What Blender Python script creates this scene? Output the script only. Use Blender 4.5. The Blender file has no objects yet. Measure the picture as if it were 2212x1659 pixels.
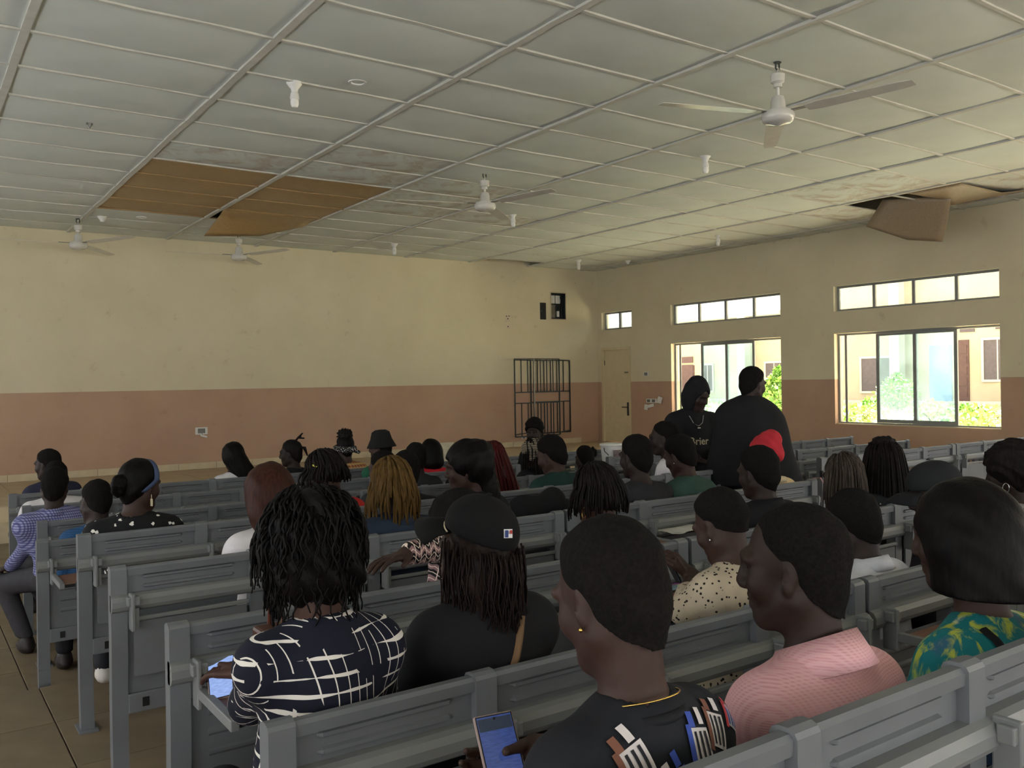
import bpy, bmesh, math, random
import numpy as np
from mathutils import Matrix, Vector
random.seed(7); RNG = np.random.RandomState(7)
scene = bpy.context.scene
COL = scene.collection
R = math.radians

# ------------------------------------------------------------------ camera
IMW, IMH, FOC = 2212.0, 1659.0, 1891.94
YAW, PITCH, ROLL = .612393, -.00395285, -.0163645
CAMZ = 1.6
def _camrot():
    cy, sy, cp, sp = math.cos(YAW), math.sin(YAW), math.cos(PITCH), math.sin(PITCH)
    f = np.array([sy*cp, cy*cp, sp]); r = np.array([cy, -sy, 0.]); u = np.cross(r, f)
    r2 = r*math.cos(ROLL)+u*math.sin(ROLL); u2 = -r*math.sin(ROLL)+u*math.cos(ROLL)
    return np.array([r2, u2, -f])
CM = _camrot()
cd = bpy.data.cameras.new('camera'); cam = bpy.data.objects.new('camera', cd); COL.objects.link(cam)
cd.sensor_width = 36.0; cd.lens = FOC/IMW*36.0; cd.clip_start = .05; cd.clip_end = 300
mw = Matrix([[CM[j][i] for j in range(3)] for i in range(3)]).to_4x4(); mw.translation = (0, 0, CAMZ)
cam.matrix_world = mw; scene.camera = cam
def ray(px, py):
    return CM.T @ np.array([(px-IMW/2)/FOC, -(py-IMH/2)/FOC, -1.])
def atY(px, py, Y): d = ray(px, py); p = d*(Y/d[1]); p[2] += CAMZ; return p
def atX(px, py, X): d = ray(px, py); p = d*(X/d[0]); p[2] += CAMZ; return p
def atZ(px, py, Z): d = ray(px, py); p = d*((Z-CAMZ)/d[2]); p[2] += CAMZ; return p

# ------------------------------------------------------------------ light
EXPO = 1.12
SKY = 1.7
w = bpy.data.worlds.new('sky'); scene.world = w; w.use_nodes = True
bg = w.node_tree.nodes['Background']; bg.inputs[0].default_value = (.93, .97, 1.0, 1); bg.inputs[1].default_value = SKY
sl = bpy.data.lights.new('sun', 'SUN'); sl.energy = 32; sl.angle = R(3); sl.color = (1, .96, .88)
so = bpy.data.objects.new('sun', sl); COL.objects.link(so); so.rotation_euler = (R(10), R(32), 0)   # high over the building opposite: lights the courtyard, added unseen eaves keep it off the windows
vs = scene.view_settings
vs.view_transform = 'Standard'; vs.look = 'None'; vs.gamma = 1; vs.use_curve_mapping = False; vs.exposure = EXPO
cy = scene.cycles
cy.use_denoising = True; cy.use_adaptive_sampling = True; cy.adaptive_threshold = .08; cy.adaptive_min_samples = 16; cy.max_bounces = 6; cy.diffuse_bounces = 5; cy.glossy_bounces = 3
cy.transparent_max_bounces = 12; cy.transmission_bounces = 4; cy.caustics_reflective = False; cy.caustics_refractive = False
cy.sample_clamp_indirect = 8.0
def portal(name, loc, rot, sx, sy):
    l = bpy.data.lights.new(name, 'AREA'); l.shape = 'RECTANGLE'; l.size = sx; l.size_y = sy
    l.cycles.is_portal = True
    o = bpy.data.objects.new(name, l); COL.objects.link(o); o.location = loc; o.rotation_euler = rot
    return o

FILL_R, FILL_L, FILL_B = 22, 11, 10      # watts of each fill lamp added in the windows beside and behind the camera
def daylight(name, loc, rot, sx, sy, power):
    l = bpy.data.lights.new(name, 'AREA'); l.shape = 'RECTANGLE'; l.size = sx; l.size_y = sy; l.energy = power; l.color = (.95, .98, 1.0)
    o = bpy.data.objects.new(name, l); COL.objects.link(o); o.location = loc; o.rotation_euler = rot
    return o

# ------------------------------------------------------------------ materials
MATS = {}
def srgb(r, g, b):
    f = lambda c: (c/12.92 if c <= .04045 else ((c+.055)/1.055)**2.4)
    return (f(r/255.), f(g/255.), f(b/255.), 1)
class NT:
    def __init__(s, name):
        s.m = bpy.data.materials.new(name); s.m.use_nodes = True
        s.t = s.m.node_tree; s.b = s.t.nodes['Principled BSDF']; s.out = s.t.nodes['Material Output']
        s._tc = None
    def n(s, typ, **kw):
        x = s.t.nodes.new(typ)
        for k, v in kw.items():
            if k.startswith('i_'):
                key = k[2:]; key = int(key) if key.isdigit() else key.replace('_', ' ')
                s.put(x.inputs[key], v)
            else: setattr(x, k, v)
        return x
    def put(s, sock, v):
        if isinstance(v, bpy.types.NodeSocket): s.t.links.new(v, sock)
        elif isinstance(v, bpy.types.Node): s.t.links.new(v.outputs[0], sock)
        else: sock.default_value = v
    def co(s):
        if s._tc is None: s._tc = s.n('ShaderNodeTexCoord')
        return s._tc.outputs['Object']
    def noise(s, scale, detail=3, rough=.5, vec=None, dist=0):
        return s.n('ShaderNodeTexNoise', i_Vector=vec or s.co(), i_Scale=scale, i_Detail=detail, i_Roughness=rough, i_Distortion=dist)
    def math(s, op, a, b=0.0, c=0.0, clamp=False):
        return s.n('ShaderNodeMath', operation=op, use_clamp=clamp, i_0=a, i_1=b, i_2=c).outputs[0]
    def mix(s, f, a, b, blend='MIX'):
        x = s.n('ShaderNodeMix', data_type='RGBA', blend_type=blend)
        s.put(x.inputs[0], f); s.put(x.inputs[6], a); s.put(x.inputs[7], b); return x.outputs[2]
    def ramp(s, f, p0, p1):
        x = s.n('ShaderNodeMapRange', i_0=f, i_1=p0, i_2=p1); x.clamp = True; return x.outputs[0]
    def sep(s, v=None):
        x = s.n('ShaderNodeSeparateXYZ', i_0=v or s.co()); return x.outputs
    def mapping(s, scale=(1, 1, 1), rot=(0, 0, 0), vec=None):
        x = s.n('ShaderNodeMapping', i_Vector=vec or s.co()); x.inputs['Scale'].default_value = scale; x.inputs['Rotation'].default_value = rot
        return x.outputs[0]
    def col(s, v): s.put(s.b.inputs['Base Color'], v)
    def bump(s, h, strength=.3, dist=.01):
        x = s.n('ShaderNodeBump', i_Height=h, i_Strength=strength, i_Distance=dist); s.put(s.b.inputs['Normal'], x.outputs[0])
    def rough(s, v): s.put(s.b.inputs['Roughness'], v)
def basic(name, rgb, rough=.6, var=.12, vscale=8, bump=0, bscale=60, metal=0, spec=.4):
    if name in MATS: return MATS[name]
    t = NT(name); c = srgb(*rgb) if max(rgb) > 1 else (*rgb, 1)
    n = t.noise(vscale, 4)
    t.col(t.mix(t.ramp(n, .3, .7), tuple(x*(1-var) for x in c[:3])+(1,), tuple(min(1, x*(1+var)) for x in c[:3])+(1,)))
    t.rough(rough); t.b.inputs['Metallic'].default_value = metal; t.b.inputs['Specular IOR Level'].default_value = spec
    if bump: t.bump(t.noise(bscale, 3), bump)
    MATS[name] = t.m; return t.m
def wall_mat():
    t = NT('painted_wall'); z = t.sep()[2]
    n1 = t.noise(1.1, 5, .6); n2 = t.noise(5, 6, .65)
    cream = t.mix(t.ramp(n1, .3, .7), srgb(210, 200, 170), srgb(219, 209, 181))
    sal = t.mix(t.ramp(n1, .3, .7), srgb(182, 148, 124), srgb(192, 160, 136))
    c = t.mix(t.math('GREATER_THAN', z, 1.535), sal, cream)
    # scuffs and grime: blotches with their own shape
    g = t.math('MULTIPLY', t.ramp(n2, .62, .78), .28)
    c = t.mix(g, c, srgb(120, 95, 75))
    v = t.n('ShaderNodeTexVoronoi', i_Vector=t.co(), i_Scale=1.3)
    c = t.mix(t.math('MULTIPLY', t.math('LESS_THAN', v.outputs['Distance'], .018), .8), c, srgb(70, 55, 45))
    t.col(c); t.rough(.75); t.bump(t.noise(90, 4), .12, .004); MATS['wall'] = t.m; return t.m
def ceil_mat(name, stain):
    t = NT(name); n = t.noise(1.3, 4, .6); n2 = t.noise(3.2, 5, .6, dist=.6)
    c = t.mix(t.ramp(n, .3, .7), srgb(204, 210, 204), srgb(214, 219, 214))
    if stain: c = t.mix(t.math('MULTIPLY', t.ramp(n2, .45, .7), stain), c, srgb(150, 112, 70))
    t.col(c); t.rough(.8); t.bump(t.noise(2.5, 2), .25, .05); return t.m
def tile_floor_mat(name, c0, c1):
    t = NT(name); n = t.noise(2.5, 5)
    c = t.mix(t.ramp(n, .3, .7), srgb(*c0), srgb(*c1))
    t.col(c); t.rough(t.ramp(t.noise(6, 3), -.6, 1.6)); t.b.inputs['Specular IOR Level'].default_value = .35; return t.m
def wood_mat(name, c0, c1):
    t = NT(name); n = t.noise(6, 5, .6, vec=t.mapping((2, 14, 14)))
    t.col(t.mix(t.ramp(n, .3, .7), srgb(*c0), srgb(*c1))); t.rough(.45); return t.m
M_WALL = wall_mat()
M_CEIL = ceil_mat('ceiling_board_paint', 0); M_CEIL2 = ceil_mat('ceiling_board_stained', .75)
M_BATTEN = basic('batten_paint', (200, 199, 190), .7, .06)
M_BROWN = wood_mat('bare_hardboard', (150, 122, 80), (170, 142, 98))
M_BROWN2 = wood_mat('bare_hardboard_grey', (142, 124, 100), (168, 148, 120))
M_FLOOR = tile_floor_mat('floor_tile', (112, 98, 78), (128, 112, 90))
M_STAGE = tile_floor_mat('stage_tile', (176, 158, 130), (190, 172, 144))
M_SKIRT = basic('skirting_tile', (205, 190, 160), .5, .06)
M_STEEL = basic('bench_paint', (108, 111, 115), .42, .07, 5, spec=.5)
M_STEEL2 = basic('bench_paint_light', (122, 124, 124), .42, .06, 5, spec=.5)
M_WOOD = wood_mat('desk_laminate', (112, 78, 62), (134, 96, 78))
M_BLACK = basic('black_plastic', (22, 22, 24), .5)
M_WHITE = basic('white_plastic', (225, 225, 222), .35, .04)
M_FAN = basic('fan_enamel', (205, 203, 196), .22, .05, spec=.6)
M_ALU = basic('grey_aluminium', (140, 142, 140), .4, .05)
M_IRON = basic('black_iron', (46, 52, 52), .45, .15)
M_DARK = basic('dark_void', (20, 20, 20), .9)
M_METAL = basic('bare_metal', (120, 118, 112), .35, .2, metal=.8)
M_DOOR = basic('door_paint', (212, 196, 160), .55, .04)
def glass_mat(name, tint, dust):
    t = NT(name); tr = t.n('ShaderNodeBsdfTransparent', i_Color=(*tint, 1)); df = t.n('ShaderNodeBsdfTranslucent', i_Color=(.62, .76, .84, 1))
    gl = t.n('ShaderNodeBsdfGlossy', i_Roughness=.05); f = t.n('ShaderNodeFresnel', i_IOR=1.3)
    m1 = t.n('ShaderNodeMixShader', i_0=t.math('MULTIPLY', t.ramp(t.noise(1.5, 3), .2, .8), dust), i_1=tr.outputs[0], i_2=df.outputs[0])
    m2 = t.n('ShaderNodeMixShader', i_0=f.outputs[0], i_1=m1.outputs[0], i_2=gl.outputs[0])
    t.t.links.new(m2.outputs[0], t.out.inputs[0]); return t.m
M_GLASS = glass_mat('dusty_glass', (.74, .88, .94), .24)
M_GLASS2 = glass_mat('clear_glass', (.93, .95, .95), .12)

# ------------------------------------------------------------------ mesh helpers
class MB:
    def __init__(s): s.v = []; s.f = []; s.mi = []
    def add(s, vs, fs, mi=0):
        o = len(s.v); s.v += [tuple(map(float, p)) for p in vs]; s.f += [tuple(i+o for i in f) for f in fs]; s.mi += [mi]*len(fs); return s
    def box(s, c, d, mi=0, rot=None, bev=0):
        hx, hy, hz = d[0]/2, d[1]/2, d[2]/2
        vs = [(x, y, z) for x in (-hx, hx) for y in (-hy, hy) for z in (-hz, hz)]
        fs = [(0, 1, 3, 2), (4, 6, 7, 5), (0, 4, 5, 1), (2, 3, 7, 6), (0, 2, 6, 4), (1, 5, 7, 3)]
        if bev:
            bm = bmesh.new(); bvs = [bm.verts.new(p) for p in vs]
            for f in fs: bm.faces.new([bvs[i] for i in f])
            bmesh.ops.bevel(bm, geom=list(bm.edges), offset=bev, segments=2, affect='EDGES', profile=.5)
            bm.verts.index_update(); vs = [v.co[:] for v in bm.verts]; fs = [tuple(v.index for v in f.verts) for f in bm.faces]; bm.free()
        if rot is not None: vs = [tuple(rot @ Vector(p)) for p in vs]
        return s.add([(p[0]+c[0], p[1]+c[1], p[2]+c[2]) for p in vs], fs, mi)
    def b2(s, lo, hi, mi=0, bev=0):
        return s.box([(a+b)/2 for a, b in zip(lo, hi)], [b-a for a, b in zip(lo, hi)], mi, None, bev)
    def lathe(s, prof, n=20, c=(0, 0, 0), mi=0):
        vs = []; fs = []
        for r, z in prof:
            for k in range(n): a = 2*math.pi*k/n; vs.append((c[0]+r*math.cos(a), c[1]+r*math.sin(a), c[2]+z))
        for i in range(len(prof)-1):
            for k in range(n): a = i*n+k; b = i*n+(k+1) % n; fs.append((a, b, b+n, a+n))
        fs.append(tuple(range(n-1, -1, -1))); fs.append(tuple((len(prof)-1)*n+k for k in range(n)))
        return s.add(vs, fs, mi)
    def tube(s, pts, r, n=6, mi=0, closed=False, flat=1.0):
        pts = [np.array(p, float) for p in pts]; m = len(pts); rs = r if isinstance(r, (list, tuple, np.ndarray)) else [r]*m
        vs = []; fs = []; up = None
        for i in range(m):
            if closed: t = pts[(i+1) % m]-pts[i-1]
            else: t = pts[min(i+1, m-1)]-pts[max(i-1, 0)]
            t = t/(np.linalg.norm(t)+1e-9)
            if up is None: up = np.array([0, 0, 1.]) if abs(t[2]) < .9 else np.array([1., 0, 0])
            a = np.cross(t, up); a /= np.linalg.norm(a)+1e-9; up = np.cross(a, t)
            for k in range(n):
                q = 2*math.pi*k/n; vs.append(pts[i]+a*(rs[i]*math.cos(q))+up*(rs[i]*flat*math.sin(q)))
        for i in range(m if closed else m-1):
            j = (i+1) % m
            for k in range(n): fs.append((i*n+k, i*n+(k+1) % n, j*n+(k+1) % n, j*n+k))
        if not closed: fs.append(tuple(range(n-1, -1, -1))); fs.append(tuple((m-1)*n+k for k in range(n)))
        return s.add(vs, fs, mi)
    def prism(s, poly, axis, a0, a1, mi=0):
        n = len(poly)
        def P(u, v, w): return {'x': (w, u, v), 'y': (u, w, v), 'z': (u, v, w)}[axis]
        vs = [P(u, v, a0) for u, v in poly]+[P(u, v, a1) for u, v in poly]
        fs = [tuple(range(n-1, -1, -1)), tuple(range(n, 2*n))]+[(i, (i+1) % n, (i+1) % n+n, i+n) for i in range(n)]
        return s.add(vs, fs, mi)
    def mesh(s, name, mats, smooth=False):
        me = bpy.data.meshes.new(name); me.from_pydata(s.v, [], s.f)
        for m in (mats if isinstance(mats, (list, tuple)) else [mats]): me.materials.append(m)
        me.polygons.foreach_set('material_index', s.mi)
        bm = bmesh.new(); bm.from_mesh(me); bmesh.ops.recalc_face_normals(bm, faces=bm.faces); bm.to_mesh(me); bm.free()
        if smooth:
            me.polygons.foreach_set('use_smooth', [True]*len(me.polygons))
            if smooth == 'auto':
                try: me.set_sharp_from_angle(angle=R(38))
                except Exception: pass
        me.update(); return me
    def build(s, name, mats, parent=None, loc=(0, 0, 0), smooth=False):
        return link(name, s.mesh(name, mats, smooth), parent, loc)
def link(name, me, parent=None, loc=(0, 0, 0), rot=None):
    o = bpy.data.objects.new(name, me); COL.objects.link(o); o.location = loc
    if rot is not None: o.rotation_euler = rot
    if parent is not None: o.parent = parent
    return o
def tag(o, label=None, cat=None, group=None, kind=None):
    if label: o['label'] = label
    if cat: o['category'] = cat
    if group: o['group'] = group
    if kind: o['kind'] = kind
    return o
def thing(name, label, cat, loc=(0, 0, 0), rot=None, group=None):
    return tag(link(name, None, None, loc, rot), label, cat, group)
def struct(o): o['kind'] = 'structure'; return o
# ------------------------------------------------------------------ room shell
XR, YF, XL, YB, CZ = 12.6, 14.65, -3.2, -5.5, 3.966
FL = {0: .15, 1: 0.0, 2: -.15}
STEP01, STEP12, STAGE_Y, STAGE_Z = 1.35, 5.3, 11.75, .24
def wall_holes(name, axis, pos, thick, u0, u1, z0, z1, holes, mat):
    mb = MB(); us = sorted({u0, u1, *[h[0] for h in holes], *[h[1] for h in holes]}); zs = sorted({z0, z1, *[h[2] for h in holes], *[h[3] for h in holes]})
    for a, b in zip(us, us[1:]):
        run = None; segs = []
        for c, d in zip(zs, zs[1:]):
            solid = not any(h[0] <= a+1e-6 and h[1] >= b-1e-6 and h[2] <= c+1e-6 and h[3] >= d-1e-6 for h in holes)
            if solid: segs.append([c, d]) if not (segs and abs(segs[-1][1]-c) < 1e-6) else segs[-1].__setitem__(1, d)
        for c, d in segs:
            if axis == 'x': mb.b2((pos, a, c), (pos+thick, b, d))
            else: mb.b2((a, pos, c), (b, pos+thick, d))
    o = mb.build(name, mat); return struct(o)
PITCHY = 3.70
WIN_R = [(9.78-PITCHY*k, 12.42-PITCHY*k) for k in range(5)]
WZ = (.80, 2.28); UZ = (2.643, 3.056)
holes = []
for a, b in WIN_R: holes += [(a, b, *WZ), (a, b, *UZ)]
holes += [(13.55, 14.5, 2.66, 3.04), (13.60, 14.52, STAGE_Z, 2.28)]
wall_holes('wall_right', 'x', XR, .22, YB-.2, YF+.2, -.6, 4.6, holes, M_WALL)
wall_holes('wall_front', 'y', YF, .2, XL-.2, XR, -.6, 4.6, [(11.33, 11.72, 2.89, 3.44)], M_WALL)
WIN_L = [(9.78-PITCHY*k, 12.42-PITCHY*k) for k in range(5)]
holes = []
for a, b in WIN_L: holes += [(a, b, *WZ), (a, b, *UZ)]
wall_holes('wall_left', 'x', XL-.22, .22, YB-.2, YF+.2, -.6, 4.6, holes, M_WALL)
WIN_B = [(-2.6, .2), (.8, 3.6), (4.4, 7.2), (7.8, 10.6)]
holes = []
for a, b in WIN_B: holes += [(a, b, .8, 3.0)]
wall_holes('wall_back', 'y', YB-.2, .2, XL-.2, XR+.2, -.6, 4.6, holes, M_WALL)
for a, b in WIN_R[:3]: portal('daylight_portal', (XR+.2, (a+b)/2, 1.93), (0, R(90), 0), 2.26, b-a)
for a, b in WIN_R[3:]: daylight('window_daylight', (XR+.05, (a+b)/2, 1.93), (0, R(90), 0), 2.2, b-a, FILL_R)  # area lamps added in the out-of-frame openings to brighten the room
for a, b in WIN_L: daylight('window_daylight', (XL-.05, (a+b)/2, 1.93), (0, R(-90), 0), 2.2, b-a, FILL_L)
for a, b in WIN_B: daylight('window_daylight', ((a+b)/2, YB-.05, 1.9), (R(90), 0, 0), b-a, 2.2, FILL_B)

# floors: three levels and the stage, tiled with 0.6 m slabs near the camera
fl = struct(MB().b2((XL, YB, -.6), (XR, STEP01, FL[0]-.012)).b2((XL, STEP01, -.6), (XR, STEP12, FL[1]-.012)).b2((XL, STEP12, -.6), (XR, STAGE_Y, FL[2]-.012)).build('floor', basic('grout', (96, 82, 64), .9)))
def tiles(y0, y1, x0, x1, z, step=.6, name='tile', mat=None, parent=None):
    me = MB().b2((0, 0, -.02), (step-.006, step-.006, 0), bev=.002).mesh(name, mat or M_FLOOR)
    y = y1
    while y > y0+.02:
        x = x0; d = min(step, y-y0)
        while x < x1-.02:
            e = min(step, x1-x); o = link(name, me, parent, (x, y-d, z)); o.scale = (e/step, d/step, 1); x += step
        y -= step
tiles(2.9, STEP12, -.6, 2.4, FL[1], parent=fl); tiles(STEP12, 11.6, 0, 2.4, FL[2], parent=fl)
mb = MB(); mb.b2((-.6, STEP01, FL[1]-.004), (XR, 2.9, FL[1]-.001)).b2((2.4, 2.9, FL[1]-.004), (XR, STEP12, FL[1]-.001)).b2((2.4, STEP12, FL[2]-.004), (XR, 11.6, FL[2]-.001)).b2((XL, YB, FL[0]-.004), (XR, STEP01, FL[0]-.001)).b2((XL, STEP01, FL[1]-.004), (-.6, STEP12, FL[1]-.001)).b2((XL, STEP12, FL[2]-.004), (0, 11.6, FL[2]-.001))
mb.build('tile_field', M_FLOOR, fl)
# stage with one tread and tiled top
st = struct(MB().b2((XL, STAGE_Y, -.6), (XR, YF, STAGE_Z-.012)).b2((XL, 11.42, -.6), (XR, STAGE_Y, .045)).build('floor_stage', M_SKIRT))
tiles(STAGE_Y, YF-.01, 0, 9.0, STAGE_Z, name='stage_tile', mat=M_STAGE, parent=st)
MB().b2((9.0, STAGE_Y, STAGE_Z-.012), (XR, YF, STAGE_Z)).b2((XL, STAGE_Y, STAGE_Z-.012), (0, YF, STAGE_Z)).build('tile_field', M_STAGE, st)
sk = struct(MB().b2((XL, YF-.012, STAGE_Z), (-.5, YF, STAGE_Z+.105)).build('baseboard_front', M_SKIRT))
sme = MB().b2((0, -.012, 0), (.594, 0, .105), bev=.002).mesh('skirting_tile', M_SKIRT)
x = -.5
while x < XR-.6: link('skirting_tile', sme, sk, (x, YF, STAGE_Z)); x += .6

# ceiling: roof void, panels, battens
ce = struct(MB().b2((XL-.2, YB-.2, 4.6), (XR+.4, YF+.2, 4.7)).build('ceiling', M_DARK))
struct(MB().b2((XL-1.6, YB-.4, 4.45), (XR+2.8, YF+.4, 4.6)).build('sun_shade_eaves', M_CEIL)).parent = ce  # unseen overhang, made this deep to block the sun from the windows
GX = [.73+1.43*k for k in range(-3, 9)]; GX = [XL]+[g for g in GX if XL+.2 < g < XR-.1]+[XR]
GY = [3.57+.745*k for k in range(-12, 15)]; GY = [YB]+[g for g in GY if YB+.2 < g < YF-.1]+[YF]
def panel_mesh(lx, ly, sag, seed, mat, nx=8, ny=5):
    rr = random.Random(seed); vs = []; fs = []
    a1, a2, a3 = rr.uniform(-.3, .3), rr.uniform(-.3, .3), rr.uniform(.6, 1.3)
    for j in range(ny+1):
        for i in range(nx+1):
            u, v = i/nx, j/ny
            z = -sag*a3*math.sin(math.pi*u)*math.sin(math.pi*v)*(1+a1*math.sin(5*u)+a2*math.cos(4*v))
            vs.append((u*lx, v*ly, z))
    n = len(vs); vs += [(x, y, z+.006) for x, y, z in vs]
    for j in range(ny):
        for i in range(nx):
            a = j*(nx+1)+i; fs.append((a, a+nx+1, a+nx+2, a+1)); fs.append((n+a, n+a+1, n+a+nx+2, n+a+nx+1))
    mb = MB().add(vs, fs); return mb.mesh('panel', mat, True)
PM = {}
def panel(i, j, mat, key, seed=None):
    lx, ly = GX[i+1]-GX[i], GY[j+1]-GY[j]
    sd = seed if seed is not None else random.randrange(5)
    k = (round(lx, 2), round(ly, 2), key, sd)
    if k not in PM: PM[k] = panel_mesh(lx, ly, .034, sd, mat)
    return link('panel', PM[k], ce, (GX[i], GY[j], CZ+random.uniform(-.002, .002)))
def cell(x, y):
    i = max(k for k in range(len(GX)-1) if GX[k] <= x); j = max(k for k in range(len(GY)-1) if GY[k] <= y); return i, j
brown = set()
for x in (2.9, 4.3):
    for y in (10.2, 10.9, 11.6, 12.3): brown.add(cell(x, y))
brown.discard(cell(4.3, 12.3))
missing = {cell(10.6, 14.4), cell(4.3, 12.3), cell(11.2, 6.8), cell(11.2, 6.2)}
stained = {cell(5.6, 9.9), cell(5.6, 9.3), cell(6.0, 10.5), cell(5.2, 10.8), cell(10.3, 6.2), cell(10.3, 6.9), cell(11.3, 5.6), cell(12.0, 5.6), cell(12.0, 7.4), cell(3.2, 8.9), cell(4.5, 9.2), cell(7.2, 11.0), cell(4.9, 8.2)}
for i in range(len(GX)-1):
    for j in range(len(GY)-1):
        c = (i, j)
        if c in missing: continue
        if GX[i] < -1.7 and GY[j] < 3: continue
        if c in brown: panel(i, j, M_BROWN, 'b')
        elif c in stained: panel(i, j, M_CEIL2, 's')
        else: panel(i, j, M_CEIL, 'c')
struct(MB().b2((XL, YB, CZ+.012), (-1.6, 3.3, CZ+.03)).build('ceiling_backing', M_CEIL)).parent = ce
def wavy(a, b, wdt, thk, axis, seed, mat=M_BATTEN):
    rr = random.Random(seed); n = max(4, int((b-a)/.37)); vs = []; fs = []
    for i in range(n+1):
        t = a+(b-a)*i/n; dz = rr.uniform(-.006, .004); du = rr.uniform(-.004, .004)
        for u, z in ((-wdt/2, 0), (wdt/2, 0), (wdt/2, -thk), (-wdt/2, -thk)):
            p = (t, u+du, z+dz) if axis == 'x' else (u+du, t, z+dz); vs.append(p)
    for i in range(n):
        for k in range(4): fs.append((i*4+k, i*4+(k+1) % 4, i*4+4+(k+1) % 4, i*4+4+k))
    fs += [(3, 2, 1, 0), tuple(n*4+k for k in range(4))]
    return MB().add(vs, fs)
for k, x in enumerate(GX[1:-1]): wavy(YB, YF, .055, .022, 'y', k).build('batten', M_BATTEN, ce, (x, 0, CZ+.004))
for k, y in enumerate(GY[1:-1]):
    if 10.1 < y < 12.6:
        wavy(XL, 2.16, .03, .014, 'x', 50+k).build('batten', M_BATTEN, ce, (0, y, CZ+.002)); wavy(2.16, 5.02, .03, .014, 'x', 90+k).build('batten', M_BROWN, ce, (0, y, CZ+.002)); wavy(5.02, XR, .03, .014, 'x', 70+k).build('batten', M_BATTEN, ce, (0, y, CZ+.002))
    else: wavy(XL, XR, .03, .014, 'x', 50+k).build('batten', M_BATTEN, ce, (0, y, CZ+.002))

# windows: frames, glass, open side lights
def window(n, a, b, z, kind, X, sgn=1):
    fr = MB(); x0, x1 = X+.10, X+.15; t = .035
    fr.b2((x0, a, z[0]), (x1, a+t, z[1])).b2((x0, b-t, z[0]), (x1, b, z[1])).b2((x0, a+t, z[0]), (x1, b-t, z[0]+t)).b2((x0, a+t, z[1]-t), (x1, b-t, z[1]))
    o = struct(fr.build('window_%d' % n, M_ALU))
    L = b-a
    if kind == 'upper':
        for k in (1, 2, 3): MB().b2((x0, a+L*k/4-.022, z[0]+t), (x1, a+L*k/4+.022, z[1]-t)).build('mullion', M_ALU, o)
        for k in range(4): MB().b2((X+.12, a+L*k/4+.03, z[0]+.03), (X+.126, a+L*(k+1)/4-.03, z[1]-.03)).build('pane', M_GLASS2, o)
    elif kind == 'lower':
        for k in (1, 2):      # two sliding sashes pushed to the middle, sides open
            s0, s1 = a+L*(k/4)-(.025 if k == 2 else 0), a+L*((k+1)/4)+(.025 if k == 1 else 0); xx = X+.106+.034*(k-1)
            sf = MB(); tt = .05
            sf.b2((xx, s0, z[0]+.036), (xx+.03, s0+tt, z[1]-.036)).b2((xx, s1-tt, z[0]+.036), (xx+.03, s1, z[1]-.036)).b2((xx, s0+tt, z[0]+.036), (xx+.03, s1-tt, z[0]+.09)).b2((xx, s0+tt, z[1]-.07), (xx+.03, s1-tt, z[1]-.036))
            so = sf.build('sash', M_ALU, o)
            MB().b2((xx+.012, s0+tt, z[0]+.09), (xx+.018, s1-tt, z[1]-.07)).build('pane', M_GLASS, so)
        MB().b2((X+.11, b-.16, z[0]+.02), (X+.125, b-.12, z[1]-.02)).build('track_rail', M_ALU, o)
        MB().b2((X+.02, a, z[0]-.012), (X+.2, b, z[0]+.012)).build('window_sill', M_SKIRT, o)
    else:
        MB().b2((x0, (a+b)/2-.025, z[0]), (x1, (a+b)/2+.025, z[1])).build('mullion', M_ALU, o)
        for s0, s1 in ((a+.03, (a+b)/2-.02), ((a+b)/2+.02, b-.03)): MB().b2((X+.12, s0, z[0]+.03), (X+.126, s1, z[1]-.03)).build('pane', M_GLASS2, o)
    return o
n = 1
for a, b in WIN_R[:3]:
    window(n, a, b, WZ, 'lower', XR); window(n+1, a, b, UZ, 'upper', XR); n += 2
window(n, 13.55, 14.5, (2.66, 3.04), 'small', XR)
# door
do = struct(MB().b2((XR+.03, 13.66, STAGE_Z+.01), (XR+.075, 14.46, 2.22), bev=.004).build('door_1', M_DOOR))
df = MB(); df.b2((XR-.01, 13.60, STAGE_Z), (XR+.1, 13.66, 2.28)).b2((XR-.01, 14.46, STAGE_Z), (XR+.1, 14.52, 2.28)).b2((XR-.01, 13.66, 2.22), (XR+.1, 14.46, 2.28)); df.build('door_frame', M_DOOR, do)
MB().b2((XR+.015, 13.70, .82), (XR+.03, 13.745, 1.10), bev=.004).build('handle_plate', M_IRON, do)
MB().tube([(XR+.03, 13.722, 1.0), (XR-.03, 13.722, 1.0), (XR-.035, 13.75, 1.0), (XR-.035, 13.85, 1.0)], .009, 8).build('lever_handle', M_IRON, do)
MB().b2((XR+.005, 13.62, 1.72), (XR+.03, 13.80, 1.745)).build('bolt', M_METAL, do)
MB().b2((XR+.02, 14.44, 1.9), (XR+.04, 14.47, 2.0)).build('hinge', M_METAL, do)
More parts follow.
